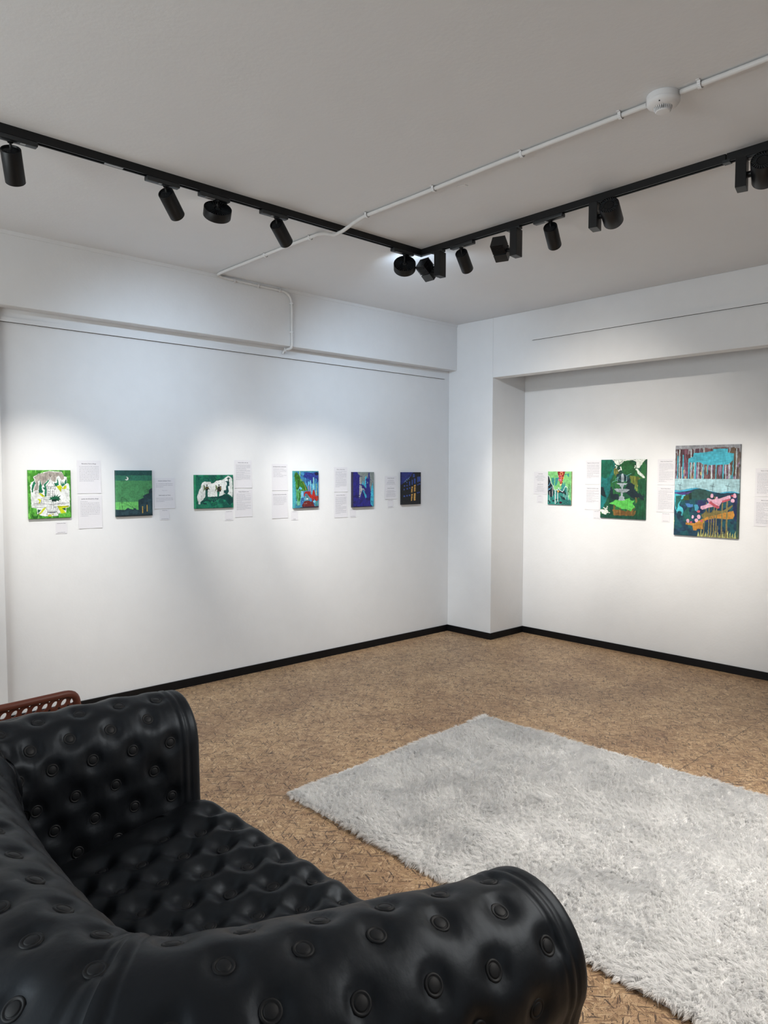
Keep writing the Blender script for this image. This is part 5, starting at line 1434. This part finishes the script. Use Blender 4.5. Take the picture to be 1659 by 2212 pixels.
for rank, k in enumerate(ranked):
    par, p, n = allb[k]
    q = n.to_track_quat('Z', 'Y')
    if rank < 100:
        o = bpy.data.objects.new('button', BME); COL.objects.link(o)
        o.parent = par; o.location = p - sofa.location + n*0.0006; o.rotation_euler = q.to_euler(); o.scale = (0.9, 0.9, 0.9)
    else:
        T_ = Matrix.Translation(p - sofa.location + n*0.0006) @ q.to_matrix().to_4x4() @ Matrix.Scale(0.9, 4)
        b_ = button_bm(T_); tmp = bpy.data.meshes.new('t'); b_.to_mesh(tmp); b_.free(); rest.from_mesh(tmp); bpy.data.meshes.remove(tmp)
me = bpy.data.meshes.new('buttons'); rest.to_mesh(me); rest.free(); me.materials.append(M_BUTTON)
o = bpy.data.objects.new('buttons', me); COL.objects.link(o); o.parent = sofa; o['kind'] = 'stuff'

# ------------------------------------------------------------------ perforated resin chair behind the sofa
def chair():
    root = empty('garden_chair', (-2.94, 0.70, 0), 'reddish-brown perforated plastic chair behind the far arm of the sofa', 'chair')
    yc = 0.70; hw = 0.262
    # backrest: rounded loop, leaning towards the sofa, open slots in the panel
    def bp_(u, h):     # u -1..1 across, h 0..1 up
        return Vector((-2.72 + 0.055*h - 0.03*u*u, yc + hw*u, 0.42 + 0.275*h + 0.0*u))
    loop = []
    r_ = 0.20
    pts = [(-1, 0), (-1, 0.3), (-1, 0.7), (-0.965, 0.90), (-0.86, 0.985), (-0.6, 1.0), (0, 1.0), (0.6, 1.0), (0.86, 0.985), (0.965, 0.90), (1, 0.7), (1, 0.3), (1, 0)]
    C, _ = spline([tuple(bp_(u, h)) for u, h in pts], 0.012)
    bm = bmesh.new(); add_tube(bm, C, 0.0130, 14)
    obj('back_frame', bm, M_RED, root, True)
    # panel with leaning oval holes
    bm = bmesh.new()
    nu, nh = 15, 7
    th = Vector((-0.004, 0, 0.001))
    K = 16
    for a in range(nu):
        for b in range(nh):
            u0, u1 = -0.985+1.97*a/nu, -0.985+1.97*(a+1)/nu
            h0, h1 = 0.02+0.93*b/nh, 0.02+0.93*(b+1)/nh
            uc, hc = (u0+u1)/2, (h0+h1)/2
            fr = []; bk = []
            outer = []; inner = []
            for k in range(K):
                an = 2*math.pi*(k+0.5)/K
                cx_, cy_ = math.cos(an), math.sin(an)
                m_ = max(abs(cx_), abs(cy_))
                outer.append((uc+(u1-u0)/2*cx_/m_, hc+(h1-h0)/2*cy_/m_))
                ox, oy = 0.27*cx_ + 0.12*cy_, 0.33*cy_
                inner.append((uc+(u1-u0)*ox, hc+(h1-h0)*oy))
            vo = [bm.verts.new(bp_(*q)) for q in outer]; vi = [bm.verts.new(bp_(*q)) for q in inner]
            wo = [bm.verts.new(bp_(*q)+th) for q in outer]; wi = [bm.verts.new(bp_(*q)+th) for q in inner]
            for k in range(K):
                k2 = (k+1) % K
                bm.faces.new((vo[k], vo[k2], vi[k2], vi[k])); bm.faces.new((wo[k2], wo[k], wi[k], wi[k2])); bm.faces.new((vi[k], vi[k2], wi[k2], wi[k]))
    bmesh.ops.remove_doubles(bm, verts=bm.verts, dist=0.0002)
    obj('back_panel', bm, M_RED, root)
    # seat facing the wall
    bm = bmesh.new(); add_box(bm, -3.16, -2.70, yc-hw+0.01, yc+hw-0.01, 0.418, 0.442, None, 0.010)
    bmesh.ops.recalc_face_normals(bm, faces=bm.faces)
    obj('seat', bm, M_RED, root)
    for sy in (-1, 1):
        y_ = yc+sy*(hw-0.004)
        for (xa, xb) in ((-2.74, -2.70), (-3.13, -3.17)):
            bm = bmesh.new(); add_tube(bm, [(xa, y_, 0.43), (xa*0.5+xb*0.5, y_, 0.2), (xb, y_, 0.001)], [0.017, 0.015, 0.012], 14)
            obj('leg', bm, M_RED, root, True)
chair()
bpy.context.view_layer.update()
